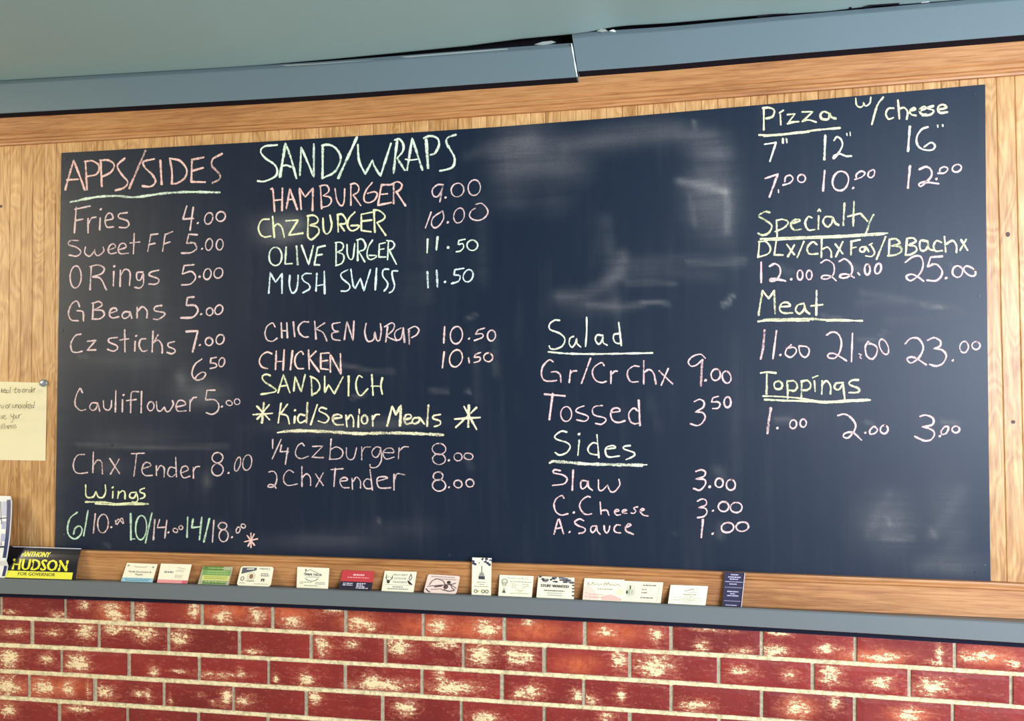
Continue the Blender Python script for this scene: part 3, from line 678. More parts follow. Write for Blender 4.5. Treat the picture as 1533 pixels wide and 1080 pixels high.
line('beige-pink chalk line reading CHICKEN WRAP 10.50', PINK, 3.0, *H_, """w.85 320,150 290,105 225,150 205,230 230,300 290,315 345,280 | 390,105 400,275 | 455,105 462,275 | w.8 395,195 460,195 | w1.2 530,95 545,260 | 705,95 640,95 590,150 600,220 650,265 700,265 | 775,85 790,290 | w.8 890,105 775,180 | w.9 790,175 870,215 915,310
| w.85 1065,100 980,120 995,190 1050,205 975,225 985,290 1065,305 | 1115,295 1145,90! 1215,305! 1225,85 | 1365,110 1350,220 1385,315 1450,295 1465,210! 1485,300 1520,305 1538,200 1530,115 | w1.1 1591,320 1611,150 | w.85 1576,150 1656,105 1691,130 1671,190 1596,255! | w.8 1596,255 1650,285 1716,310
| w.85 1766,165 1716,190 1691,240 1716,300 1766,280 1791,165! | w1.3 1791,165 1806,325 | w1.3 1861,345 1856,190 | w.85 1846,180 1926,145 1971,185 1946,240 1886,275 | w1.1 2266,150 2256,335 | @2401,245,68,100,8 | .2546,285 | w.85 2726,165 2651,185! 2621,235! 2696,230 2701,270 2606,308 | @2804,250,45,62,5""")
line('salmon chalk line reading CHICKEN 10.50 above SANDWICH', (244, 198, 182), 3.2, *H_, """w.85 285,460 230,440 165,480 140,550 170,610 235,630 | 335,430 325,640 | 425,415 412,645 | w.8 330,550 420,545 | w1.1 520,425 497,640 | 645,465 620,430 560,480 548,560 580,625 645,630 | 705,415 712,635 | 790,430 710,510 | w1.1 720,520 770,590 825,665
| 940,450 845,455! 845,630! 930,640 | w.8 845,545 925,535 | 955,670 955,470! 1075,690! 1070,460 | w.9 2261,435 2241,620 | w.9 @2396,512,70,100,15 | 2541,505 2548,562 | w.85 2678,445 2621,465! 2606,500! 2671,500 2666,540 2606,560 | w.9 @2766,500,50,50,0""")
line('yellow chalk line reading SANDWICH', YELL, 3.2, *H_, """265,710 220,695 175,720 200,780 330,870 300,900 160,925 | 355,905 415,700! 490,905 | w.8 370,835 465,820 | 535,885 550,720! 620,895! 665,700 | 735,720 745,940 | 725,720 800,760 835,840 800,900 745,930 | 890,720 890,905! 935,815! 1000,920! 1100,725 | w1.1 1165,715 1163,940
| w.9 1320,730 1280,710 1250,790 1260,890 1305,940 1385,860 | 1430,700 1445,935 | w.9 1425,830 1530,832 | w1.1 1551,735 1534,830 1551,920""", .98)
line('cream chalk heading reading Kid/Senior Meals between two asterisks', CREAM, 3.3, *J, """w1.3 180,25 160,240 | w.9 65,152 272,138 | 105,60 240,205 | 238,45 108,200 | w.9 365,30 335,240 | w.9 435,40 355,150 | w.9 360,145 430,165 455,250 | 515,170 508,240 | w.9 .515,105 | w1.3 650,25 640,235 | 620,160 570,150 545,195 570,240 635,215 | w.9 755,45 685,260
| w.85 855,90 800,75 775,110 850,150 880,195 840,240 765,220 | w1.2 925,195 1020,180 990,150 930,165 925,220 960,260 1035,260 | w1.1 1065,160 1075,280 | 1080,200 1115,155 1145,200 1145,280 | 1200,165 1198,285 | w.8 1208,95 1208,140 | w1.3 @1265,205,32,46,0 | w1.2 1350,165 1355,275 | 1355,200 1385,155 1425,150
| w1.1 1508,275 1563,60! 1603,150! | w1.5 1603,150 1658,55! 1648,270 | w1.2 1698,205 1768,185 1753,150 1708,160 1693,210 1718,250 1778,240 | w1.1 1848,185 1798,190 1778,230 1808,250 1853,225 1858,185! 1908,250 | w1.2 1953,50 1940,275 | 2083,150 2008,165 2008,195 2078,220 2078,260 2018,280
| w1.3 2390,50 2383,285 | w1.1 2238,200 2510,182 | 2338,65 2473,310 | 2473,75 2248,290""", 1.08)
line('thick cream chalk underline below Kid/Senior Meals', CREAM, 5.8, *J, "w.6 330,345 400,335 | 400,333 520,327 650,327 850,334 1050,347 1230,357 1440,350 1700,352 1900,360 2110,370", 1.05)
line('faint pink chalk line reading 1/4 Czburger 8.00', PINK, 2.6, *J, """275,420 275,515 | 365,420 270,630 | w1.15 370,480 355,550! 445,550 | w1.1 440,510 412,685 | w.85 615,490 590,460 545,490 520,560 540,610 590,625 660,600 | w.85 705,495 815,490! 700,612! | w1.1 700,612 820,615 | 905,415 890,635 | w.85 895,530 960,500 1020,530 1030,580 990,625 885,635
| w.85 1070,510 1070,590 1100,635 1150,620 1180,510 | w.85 1235,500 1235,640 | w.85 1240,550 1270,505 1330,500 | w.9 1440,510 1390,500 1345,550 1360,600 1400,610 1430,560 1440,510! 1447,640 1400,715 1330,720 1325,690 | w.85 1468,560 1578,560 1558,515 1498,520 1463,570 1498,630 1583,610
| w.8 1638,510 1630,630 | w.8 1638,545 1688,500 1738,500 | @2068,522,72,60,0 | @2068,632,68,58,0 | .2173,645 | @2273,608,45,42,0 | @2386,602,50,35,10""", .86)
line('faint pink chalk line reading 2 Chx Tender 8.00', PINK, 2.6, *J, """235,770 290,765 320,820 310,890 280,930 225,930 240,905 290,915 310,945 | w.85 500,775 450,750 400,800 395,870 440,915 540,900 | 590,710 590,925 | 595,830 640,790 680,830 685,915 | w.9 735,790 820,915 | w.9 820,780 740,930 | 905,745 1035,735 | 950,730 935,925
| 1000,870 1080,860 1060,830 1015,840 1000,880 1030,935 1100,940 | 1130,840 1135,955 | w.9 1140,875 1180,825 1220,870 1222,945 | 1325,745 1350,965 | 1340,860 1290,845 1255,890 1280,945 1345,950 | w1.05 1403,870 1513,835 1468,820 1413,830 1398,870 1428,940 1548,940
| w1.05 1583,795 1583,965 | w1.05 1588,850 1618,790 1698,800 | w1.1 @2058,815,52,45,0 | w1.1 @2068,915,70,62,0 | .2176,935 | w1.1 @2273,900,45,40,25 | w1.1 @2401,890,42,42,25""", .9)

line('underlined pale yellow chalk heading reading Salad', PALE, 2.9, *L, """290,75 230,75 175,120 180,180 290,225 350,290 320,370 240,405 185,400 170,370 | 450,260 410,280 400,340 430,385 470,340 485,280! 490,340 530,380 | 600,40 600,200 587,375 | w1.1 785,250 720,245 700,300 740,350 780,300 785,250! 790,330 835,360 | w1.1 968,100 998,365 | w1.1 970,230 920,235 905,280 930,330 990,345
| w1.15 160,438 350,455 600,462 850,460 1100,455 1355,450""")
line('pink chalk line reading Gr/Cr Chx 9.00', ROSE, 2.9, *L, """215,550 170,530 100,600 80,690 110,760 180,775 255,765 | 195,670 250,665 295,700 305,785 | 415,650 400,790 | 410,690 440,660 485,655 | 645,510 540,800 | 800,595 770,560 690,610 665,680 700,760 770,790 825,775 | 880,660 878,800 | 885,700 920,660 950,660 | 1200,605 1140,600 1075,650 1070,720 1110,780 1190,780
| 1255,540 1255,805 | w1.2 1260,670 1320,640 1370,690 1395,805 | w1.1 1431,655 1586,805 | w1.1 1536,630 1456,820 | w.9 1961,510 1906,465 1816,490 1766,550 1796,600 1856,590 1925,530 | w1.6 1928,530 1918,650 1911,825 | w1.3 .1963,765 | w1.1 @2081,700,52,66,10 | w1.1 @2206,728,48,70,-12""", .95)
line('pink chalk line reading Tossed 3.50', ROSE, 3.0, *N_, """w1.1 115,80 200,88 350,100 | w1.25 210,75 172,370 | w.85 @365,308,62,85,3 | w.85 570,215 500,240 480,280 590,320 620,350 580,390 485,375 | w.85 780,210 700,220 665,260 690,320 800,350 820,385 770,425 700,415 | 880,290 980,275 960,240 900,250 875,310 900,380 960,405 1040,385
| w1.2 1197,150 1212,440 | 1185,270 1140,240 1085,300 1100,390 1150,420 1205,410 | 1836,165 1896,140 1946,170 1936,230 1846,285! 1926,290 1961,340 1926,410 1866,440 1791,420 | w.95 2111,105 2051,120! 2031,170! 2106,170 2131,200 2106,240 2046,245 | w1.3 @2216,172,40,60,0""")
line('underlined pale yellow chalk heading reading Sides', PALE, 3.0, *N_, """370,515 310,505 235,560 260,600 380,640 410,690 370,750 290,780 240,750 | 515,610 500,780 | w1.3 .512,538 | w.9 718,545 740,810 | 725,650 670,640 615,700 640,760 740,780 | 820,710 930,695 900,670 830,690 815,740 850,800 975,790 | 1100,670 1030,680 1030,710 1140,750 1140,790 1055,830
| w1.2 175,870 215,845 | w1.9 215,850 400,864 600,882 850,888 1100,893 1240,895 | w.8 1230,892 1290,890""")
line('pink chalk line reading Slaw 3.00', ROSE, 2.9, *Pq, """300,115 230,105 220,140 330,165 375,210 340,265 210,285 | w1.1 445,110 435,340 | 600,235 545,230 530,280 550,325 600,290 615,230! 620,300 665,340 | w.9 735,220 740,330 780,340 840,280! 870,350 920,355 980,280 970,215 | w1.1 1851,125 1916,105 1961,130 1946,180 1856,210! 1946,215 1966,260 1926,320 1886,340 1826,320
| w1.3 .2011,300 | w1.15 @2121,255,46,52,0 | w1.15 @2254,278,53,60,0""")
line('pink chalk line reading C.Cheese 3.00', ROSE, 2.8, *Pq, """340,430 315,400 250,440 225,510 250,590 310,625 385,610 | .452,595 | 640,420 610,410 540,460 520,530 560,600 610,620 655,610 | w.9 755,475 765,615 | w.9 765,575 830,570 855,625 | w.85 920,590 970,575 955,560 925,570 920,600 945,625 990,620 | w.85 1010,590 1060,570 1040,560 1010,575 1015,600 1060,605
| w.85 1185,530 1140,545 1165,580 1140,605 1110,600 | 1210,580 1260,565 1240,550 1215,580 1250,625 1305,635 | w.95 1871,465 1926,440 1971,460 1966,510 1886,540! 1956,545 1981,590 1946,640 1871,655 | .2048,575 | w1.2 @2171,528,60,56,10 | w1.15 @2316,538,68,58,0""")
line('pink chalk line reading A.Sauce 1.00', ROSE, 2.8, *Pq, """225,845 270,675 | 285,672 335,840 | 250,780 310,770 | .403,820 | w1.1 565,690 520,670 465,700 490,740 580,780 570,820 510,835 | 715,750 660,755 645,800 670,825 705,790 715,750! 725,810 755,845 | 800,745 805,800 830,830 855,800 865,750 | 985,740 940,740 915,780 930,820 990,830 | w1.1 1045,770 1110,740 1080,725 1050,760 1055,810 1135,845
| w1.3 1934,675 1916,880 | w1.3 .2046,838 | w1.2 @2216,768,73,56,-10 | w1.2 @2386,758,73,53,-8""")

line('underlined pale yellow chalk heading reading Pizza w/cheese', YELL, 3.3, *Rq, """180,240 180,495 | w1.15 170,245 240,240 300,270 280,340 205,365 | 370,320 375,435 | w.8 360,300 405,270 | w.85 450,320 540,310! 465,405! 580,400 | w.9 450,425 580,398 | w.9 620,290 745,285! 620,400! 690,380 780,405 | w1.3 940,310 870,285 830,320 850,370 920,370 930,310! 960,350 1005,365
| w1.1 125,553 300,553 600,522 800,495 1055,472 | w.8 180,568 400,552 700,518 | w.8 1235,130 1245,210 1290,235 1320,215! 1325,175! 1345,220 1395,190 1408,120 | w1.15 1550,120 1480,220 1420,430 | 1670,245 1610,250 1580,310 1610,370 1665,355 | w1.1 1720,155 1735,365 | w1.1 1740,250 1790,240 1830,290 1820,370
| 1860,275 1920,260 1900,240 1855,275 1870,315 1925,330 | w1.1 1970,270 2040,250 2020,225 1970,260 1985,310 2050,320 | w1.1 2125,220 2060,245 2130,275 2090,320 2000,330 | w1.1 2180,260 2275,240 2240,205 2190,220 2180,270 2210,300 2285,290""", 1.08)
line('pale chalk size row reading 7" 12" 16"', PALE, 3.2, *Rq, """w.9 190,660 320,640! | 320,640 250,855 | w1.2 398,595 400,645 | w1.2 440,595 445,640 | w1.3 885,560 875,835 | 985,615 1020,575 1070,610 1080,680 1030,770 980,825 985,790 1050,770 1120,795 1185,795 | w.6 1132,535 1135,560 | w.6 1170,520 1172,560
| w1.3 1855,455 1835,740 | 2065,460 1990,490 1935,580 1945,670 2010,720 2110,725 2145,680 2100,640 2020,690 | w.7 2175,440 2177,465 | w.7 2232,435 2235,455""", 1.1)
line('pink chalk pizza prices reading 7.00 10.00 12.00', ROSE, 3.1, *T_, """195,210 340,160! | w1.25 340,160 245,420 | w.8 348,340 350,372 | w.9 400,285 480,260 515,210 480,172 430,195 420,245 | w.95 @613,210,45,45,0 | w1.2 878,120 860,350 | w1.15 @1060,238,92,112,15 | w1.1 .1205,320 | w.95 1225,220 1300,195 1340,150 1300,125 1245,160 1240,200 | w.9 1385,130 1445,110 1445,170 1410,200 1375,180 1385,130
| w1.35 1858,65 1833,320 | w1.2 1963,105 2043,75 2098,110 2103,180 2043,250 1983,300 1958,275 2023,250 2183,270 | w1.2 .2161,215 | w.9 2178,150 2253,145 2293,100 2253,75 2203,100 2198,140 | w1.05 @2395,92,53,42,-25""", 1.08)
line('underlined yellow chalk heading reading Specialty', YELL, 3.5, *T_, """w1.1 250,600 190,590 125,640 200,690 270,750 240,830 170,860 115,840 | w.9 325,690 335,920 | w.9 330,690 400,680 460,710 420,770 310,820 | w1.1 490,725 590,700 580,680 520,690 490,740 530,800 610,790 | 730,660 690,650 655,720 690,800 765,795 | 810,640 805,790 | w.9 800,585 815,560 830,585
| 960,650 890,650 860,710 910,765 960,720 970,650! 1000,720 1040,745 | w1.1 1105,495 1092,745 | w1.1 1215,475 1205,755 | w.9 1145,645 1290,610 | w1.1 1290,610 1370,700 | w1.1 1440,625 1400,700 1350,850 | w.85 140,905 400,890 830,875 1200,858 1460,842 1600,838 | w.85 190,920 500,905 900,890 1200,875 1500,855 1560,848""", .98)
line('yellow chalk line reading DLx/Chx Faj/BBachx', YELL, 3.3, *Vq, """130,90 115,270 | w.9 120,95 200,90 255,160 230,230 110,270 | w.9 325,60 300,245! 400,245 | w1.1 445,125 530,240 | w1.1 530,130 455,265 | 640,90 565,270 | w1.1 790,125 740,95 680,160 700,230 800,230 | w1.1 845,60 840,270 | 850,180 910,155 950,200 955,270 | w.9 1000,120 1085,230 | w1.1 1085,95 1005,265
| w1.1 1185,90 1180,240 | 1180,90 1285,70 | w.8 1185,165 1240,155 | 1350,150 1290,160 1285,200 1330,205 1350,150! 1385,205 | w.7 1390,130 1425,110 | w.9 1405,125 1450,210 1420,260 1350,255 | 1578,35 1473,295 | w1.1 1623,65 1613,255 | w1.2 1623,65 1693,60 1738,110 1643,140! 1743,150 1758,200 1703,240 1603,255
| w1.1 1823,55 1808,245 | w1.1 1823,55 1893,50 1923,90 1843,130! 1923,150 1928,200 1863,240 1803,245 | w1.1 2063,90 1983,80 1968,130 1983,190 2033,190 2063,140 2063,90! 2073,170 2123,190 | 2218,100 2163,80 2128,140 2153,200 2228,195 | w1.1 2253,35 2268,210 | w1.1 2273,120 2343,80 2388,130 2391,215 | w1.1 2443,70 2518,190 | 2503,65 2433,190""", 1.0)
line('pink chalk prices reading 12.00 22.00 25.00', ROSE, 3.2, *Vq, """w1.1 150,330 150,560 | 245,375 310,345 365,390 365,470 310,540 250,545 260,515 340,520 430,545 | w.9 265,535 330,530 380,540 | w1.2 .495,522 | @595,475,32,56,0 | @700,475,32,53,0 | w.85 835,335 900,300 970,340 990,400 970,480 900,520 840,510 870,480 950,490 1010,540
| w1.1 1045,320 1110,290 1180,350 1195,430 1160,490 1090,510 1050,495 1080,465 1150,470 1215,505 | w.9 1260,450 1280,475 | w1.2 @1368,410,32,62,0 | w1.2 @1490,402,34,60,15 | 1803,330 1893,265 1973,260 2008,330 1993,420 1943,490 1863,540 1813,495 1873,465 1953,500 2013,545
| w1.15 2228,260 2093,270! 2058,380! 2153,350 2223,420 2213,490 2153,540 2053,535 | w1.3 .2271,510 | w1.1 @2403,435,58,65,0 | w1.1 @2543,430,78,44,35""", 1.02)
line('underlined yellow chalk heading reading Meat', YELL, 3.4, *Vq, """w1.15 120,935 140,800 165,655! | 165,655 235,745! 300,655! | w1.15 300,655 308,915 | 365,840 480,830 450,790 390,800 360,860 400,910 510,910 | 640,800 570,820 545,880 590,920 640,870 645,805! 660,880 705,920 | w1.1 785,655 782,935 | 720,830 855,815
| w.9 115,1008 200,1000 400,1000 700,1000 | w1.3 180,988 400,982 700,978 900,992 | w.9 900,1000 1100,1000 1310,1000 | w.6 880,988 1100,985 1250,1004""", 1.0)
line('pink chalk prices reading 11.00 21.00 23.00', ROSE, 3.1, *Xq, """w1.45 190,190 170,400 145,515 | w1.1 325,195 285,515 | .370,472 | w.9 495,355 440,410 430,465 480,500 530,470 555,420 520,385 440,400 | w.9 580,375 600,460 650,500 690,470 700,410 660,375 580,370 | 900,245 960,210 1030,230 1070,320 1050,440 990,510 920,500 920,465 980,455 1050,490 1130,540
| 1198,225 1185,550 | w.6 1270,460 1300,470! 1280,500! 1300,515 | w1.05 1380,320 1345,380 1360,480 1420,520 1470,470 1480,390 1430,350 1380,340 | w1.05 @1558,380,46,92,-20 | w1.1 1803,345 1863,285 1953,285 2008,370 1993,450 1943,520 1868,565 1823,520 1873,495 1943,520 2043,585
| w1.1 2058,305 2133,275 2203,310 2203,370 2133,400! 2223,415 2273,480 2233,570 2153,600 2083,580 | w1.2 .2348,535 | @2478,382,48,65,5 | @2615,365,46,45,0""", 1.0)
line('double-underlined yellow chalk heading reading Toppings', YELL, 3.4, *Xq, """145,680 220,670 320,680 | w1.15 215,675 212,920 | w1.2 @345,820,48,48 | w1.2 450,770 455,970 | w1.2 450,780 520,770 565,820 540,880 470,880 | w1.2 615,770 610,980 | w1.1 610,780 680,765 720,820 690,870 630,880 | 760,770 770,890 | w.8 740,735 765,722 800,712 | 850,770 845,920 | 850,810 900,770 945,830 945,920
| w1.05 1090,790 1010,800 990,850 1040,870 1090,800! 1100,900 1110,980 | w1.1 1265,760 1190,765 1160,810 1270,860 1260,900 1160,905 | w.8 170,945 350,950 550,965 700,985 | w1.1 190,985 400,995 700,1005 900,1020 1100,1010 1250,1000 1400,990 | w.9 700,990 900,1008 1100,995 1300,985 1380,985""", 1.0)
line('pink chalk prices reading 1.00 2.00 3.00', ROSE, 3.1, *Z_, """w1.6 260,240 235,400 222,530 | .335,470 | w1.1 @517,425,38,50,10 | w1.1 @632,412,36,46,0 | w1.15 1030,325 1110,310 1190,360 1235,440 1210,520 | 1210,515 1150,580 1095,570 1110,530 1200,520 1300,605 | .1345,522 | 1440,450 1400,490 1400,535 1450,530 1485,490 1450,450 | w1.1 @1561,485,44,48,0
| w1.15 1973,335 2043,320 2123,360 2113,430 2003,455! | w1.1 2003,455 2093,480 2138,530 2103,600 2033,615 1973,595 1913,565 | w1.2 .2200,560 | w1.05 2250,455 2215,505 2225,540 2270,530 2298,480 2290,450 2250,455 | w1.05 @2383,485,42,38,0""", 1.03)

# ================================================================ things standing on the ledge and pinned to the wall
_font = {}
def text_geo(s):
    if s in _font: return _font[s]
    cu = bpy.data.curves.new('t', 'FONT'); cu.body = s; cu.resolution_u = 2; cu.size = 1
    o = bpy.data.objects.new('t', cu); COL.objects.link(o)
    dg = bpy.context.evaluated_depsgraph_get(); me = o.evaluated_get(dg).to_mesh()
    V = [(v.co.x, v.co.y) for v in me.vertices]; Fc = [tuple(p.vertices) for p in me.polygons]
    o.evaluated_get(dg).to_mesh_clear(); bpy.data.objects.remove(o); bpy.data.curves.remove(cu)
    x0 = min(v[0] for v in V); x1 = max(v[0] for v in V)
    y1 = max(v[1] for v in V); y0 = min(0, min(v[1] for v in V))
    _font[s] = ([(x - x0, y) for x, y in V], Fc, x1 - x0, .73); return _font[s]
class Sheet:
    """thin sheet spanned by a function (s,t)->point, s right, t up, with prints on its front"""
    def __init__(s, name, label, cat, fn, mat, th=.0005, group=None, nx=1, nz=1, corner=0, aspect=1.6):
        s.fn = fn; s.items = {}; s.k = 0
        a, b, c = fn(0, 0), fn(1, 0), fn(0, 1); s.nrm = (b - a).cross(c - a).normalized()
        root_loc = fn(.5, 0) - s.nrm * th
        s.root = bpy.data.objects.new(name, None); COL.objects.link(s.root); s.root.location = root_loc
        tag(s.root, label, cat, group); s.inv = Matrix.Translation(-root_loc)
        if corner:
            pts = []
            for cx, cy, a0 in ((1 - corner, corner * aspect, -90), (1 - corner, 1 - corner * aspect, 0), (corner, 1 - corner * aspect, 90), (corner, corner * aspect, 180)):
                for q in range(5):
                    a = math.radians(a0 + q * 22.5); pts.append((cx + corner * math.cos(a), cy + corner * aspect * math.sin(a)))
            F0 = [fn(x, y) for x, y in pts]; n = len(F0)
            V = F0 + [v - s.nrm * th for v in F0]
            Fc = [tuple(range(n)), tuple(reversed(range(n, 2 * n)))] + [(i + n, (i + 1) % n + n, (i + 1) % n, i) for i in range(n)]
        else:
            g = [(i / nx, j / nz) for j in range(nz + 1) for i in range(nx + 1)]; F0 = [fn(x, y) for x, y in g]; n = len(F0); k = nx + 1
            V = F0 + [v - s.nrm * th for v in F0]; Fc = []
            for j in range(nz):
                for i in range(nx):
                    a = j * k + i; Fc += [(a, a + 1, a + k + 1, a + k), (a + k + n, a + k + 1 + n, a + 1 + n, a + n)]
            ring = list(range(k)) + [j * k + nx for j in range(1, nz + 1)] + [nz * k + i for i in range(nx - 1, -1, -1)] + [j * k for j in range(nz - 1, 0, -1)]
            m_ = len(ring)
            for i in range(m_): a, b = ring[i], ring[(i + 1) % m_]; Fc.append((a + n, b + n, b, a))
        o = link('sheet', V, Fc, mat); o.parent = s.root; o.matrix_parent_inverse = s.inv; s.body = o
    def add(s, name, col, pts2, faces, lift=.00025):
        s.k += 1
        V, Fc = s.items.setdefault((name, col), ([], []))
        b = len(V); V += [s.fn(x, y) + s.nrm * (lift + .00003 * s.k) for x, y in pts2]; Fc += [tuple(i + b for i in f) for f in faces]
    def rect(s, name, col, x0, y0, x1, y1):
        n = 8; P2 = [(x0 + (x1 - x0) * i / n, y) for y in (y0, y1) for i in range(n + 1)]
        s.add(name, col, P2, [(i, i + 1, i + n + 2, i + n + 1) for i in range(n)])
    def poly(s, name, col, pts): s.add(name, col, pts, [tuple(range(len(pts)))] )
    def text(s, name, col, body, cx, y, w, h, slant=0, fat=0):
        V, Fc, tw, th = text_geo(body)
        for off in ([0] if not fat else [-fat, 0, fat]):
            s.add(name, col, [(cx - w / 2 + vx / tw * w + off + slant * vy, y + vy / th * h) for vx, vy in V], Fc)
    def fine(s, name, col, x0, x1, y, h):
        """illegible small print: a row of short strokes"""
        x = x0
        while x < x1:
            l = min(x1 - x, random.uniform(.02, .09)); s.add(name, col, [(x, y), (x + l, y), (x + l, y + h), (x, y + h)], [(0, 1, 2, 3)]); x += l + .018
    def line(s, name, col, w, pts, asp=1.7):
        for (x0, y0), (x1, y1) in zip(pts, pts[1:]):
            dx, dy = x1 - x0, (y1 - y0) / asp; L_ = math.hypot(dx, dy) + 1e-9; nx_, ny_ = -dy / L_ * w / 2, dx / L_ * w / 2 * asp
            s.add(name, col, [(x0 + nx_, y0 + ny_), (x0 - nx_, y0 - ny_), (x1 - nx_, y1 - ny_), (x1 + nx_, y1 + ny_)], [(0, 1, 2, 3)])
    def ring(s, name, col, w, cx, cy, rx, ry, a0=0, a1=360, asp=1.7):
        n = 14; s.line(name, col, w, [(cx + rx * math.cos(math.radians(a0 + (a1 - a0) * i / n)), cy + ry * math.sin(math.radians(a0 + (a1 - a0) * i / n))) for i in range(n + 1)], asp)
    def blob(s, name, col, cx, cy, rx, ry, n=10): s.poly(name, col, [(cx + rx * math.cos(2 * math.pi * i / n), cy + ry * math.sin(2 * math.pi * i / n)) for i in range(n)])
    def done(s, gloss=.5):
        for (name, col), (V, Fc) in s.items.items():
            o = link(name, V, Fc, fm(col, gloss))
            if name in ('lettering', 'mottled_print', 'handwriting'): o['kind'] = 'stuff'
            o.parent = s.root; o.matrix_parent_inverse = s.inv
        return s
def bil(TL, TR, BR, BL, dtop=.0225, dbot=.040):
    """quad whose foot stands on the ledge at depth dbot and whose head leans against the rail at dtop"""
    def foot(x, y):
        z = ledge_z(x, dbot) + .0006; p = P(x, y, dbot); return Vector((p.x, -dbot, z))
    bl, br = foot(*BL), foot(*BR); tl, tr = P(*TL, dtop), P(*TR, dtop)
    return lambda s, t: (bl * (1 - s) + br * s) * (1 - t) + (tl * (1 - s) + tr * s) * t
CW = (250, 240, 208)
M_CARD = flat('cream_card_stock', (246, 236, 202), 0.5, 0.4)
def card(q, label, mat=None, corner=0, **kw):
    return Sheet('business_card', label, 'card', bil(*q, **kw), mat or M_CARD, corner=corner)
DK = (70, 70, 72); GY = (150, 150, 140)

c = card(((190,843),(236,845),(228,872),(181,870)), 'white business card with pale blue band, leftmost on the ledge')
c.rect('blue_band', (150, 196, 206), .0, .0, 1, .22); c.fine('lettering', (90, 130, 140), .1, .9, .13, .04); c.fine('lettering', (90, 130, 140), .15, .85, .05, .04)
c.text('lettering', DK, 'Family Automotive &', .52, .50, .72, .10); c.text('lettering', DK, 'Repair', .52, .36, .24, .10)
c.line('lettering', GY, .014, [(.28,.84),(.34,.80),(.62,.80),(.7,.84)]); c.blob('lettering', GY, .09, .86, .03, .05); c.blob('lettering', GY, .89, .82, .03, .05); c.done()
c = card(((241,844),(287,845.5),(280,874),(235,872)), 'white business card with a pink bottom band, second from left')
c.rect('pink_band', (236, 152, 150), 0, 0, 1, .17); c.rect('pink_band', (214, 96, 110), .82, .0, 1, .15); c.fine('lettering', GY, .17, .47, .52, .09); c.line('lettering', (170, 165, 150), .012, [(.55,.82),(.7,.78),(.84,.74)])
for y in (.66, .6, .4, .34, .28): c.fine('lettering', (196, 192, 170), .55, .80, y, .03)
c.done()
c = card(((304,848),(349,849),(342,877),(296,875)), 'green and yellow printed business card between two white cards', flat('sage_card_stock', (176, 172, 140), .5))
c.rect('green_print', (92, 128, 56), .02, .80, .7, 1); c.rect('green_print', (120, 158, 84), .05, .50, .97, .80); c.rect('yellow_print', (214, 210, 118), .08, .22, .97, .50); c.rect('green_print', (96, 134, 70), .14, .02, .9, .2)
for y in (.88, .7, .58): c.fine('lettering', (190, 206, 130), .2, .9, y, .04)
for y in (.40, .30): c.fine('lettering', (150, 170, 80), .15, .9, y, .04)
c.fine('lettering', (200, 204, 130), .2, .9, .12, .05); c.done()
c = card(((361,848),(410,849),(405,879),(354,877)), 'white round-cornered business card with a dark corner triangle', corner=.08)
c.poly('dark_corner', (92, 92, 102), [(.06,.60),(.06,.93),(.50,.93),(.50,.80)]); c.line('lettering', CW, .03, [(.2,.85),(.42,.87)]); c.text('lettering', DK, 'MENU', .74, .84, .3, .09); c.ring('lettering', (90, 84, 66), .02, .13, .36, .045, .10)
c.blob('lettering', (150, 110, 80), .38, .48, .06, .13); c.ring('lettering', (200, 190, 160), .015, .38, .48, .11, .2); c.line('lettering', DK, .016, [(.26,.26),(.32,.24),(.5,.25)])
c.fine('lettering', GY, .66, .88, .6, .05); c.fine('lettering', GY, .66, .9, .5, .06); c.rect('lettering', (60, 60, 60), .70, .24, .79, .38); c.rect('lettering', CW, .735, .24, .755, .33); c.fine('lettering', GY, .08, .22, .12, .03); c.fine('lettering', GY, .5, .9, .1, .02); c.done()
c = card(((445,849),(493,851),(491,881.5),(444,880)), 'white business card with roofline and oval timber logo')
c.line('logo', DK, .012, [(.25,.68),(.28,.80),(.42,.88),(.58,.78),(.68,.70)]); c.text('logo', DK, 'TIMBER TAILOR', .50, .60, .56, .11, fat=.003); c.ring('logo', DK, .014, .47, .5, .2, .16, 185, 355); c.blob('logo', DK, .28, .86, .02, .05)
c.fine('lettering', GY, .3, .72, .52, .03)
for x0, x1, y in ((.1,.48,.26),(.6,.9,.26),(.1,.2,.19),(.6,.9,.19),(.25,.68,.1)): c.fine('lettering', (150, 150, 135), x0, x1, y, .03)
c.done()
c = card(((513,854),(561,856),(556,882),(507,881)), 'red and black business card with white lettering', flat('red_card_stock', (196, 62, 66), .45))
c.rect('black_half', (40, 36, 50), 0, 0, 1, .42); c.fine('lettering', (250, 190, 180), .36, .70, .74, .08); c.fine('lettering', (250, 170, 165), .2, .88, .62, .04)
for x0, x1, y in ((.1,.4,.30),(.1,.4,.21),(.52,.8,.31),(.52,.72,.23),(.52,.78,.15),(.52,.9,.07)): c.fine('lettering', (225, 215, 225), x0, x1, y, .045)
c.done()
c = card(((576,855),(624,856.5),(619,887.5),(571,886)), 'white taxidermy business card with deer head and bird drawings')
c.text('lettering', DK, 'FIELDCRAFT', .52, .78, .44, .09); c.text('lettering', DK, 'OUTDOOR', .52, .60, .38, .09); c.text('lettering', DK, 'TAXIDERMY', .53, .42, .46, .09)
c.line('drawing', (60, 54, 48), .02, [(.14,.5),(.07,.66),(.09,.82)]); c.line('drawing', (60, 54, 48), .02, [(.2,.52),(.28,.64),(.27,.78)]); c.line('drawing', (60, 54, 48), .014, [(.08,.66),(.16,.72)]); c.line('drawing', (60, 54, 48), .014, [(.27,.64),(.2,.70)]); c.blob('drawing', (70, 60, 54), .17, .47, .05, .09)
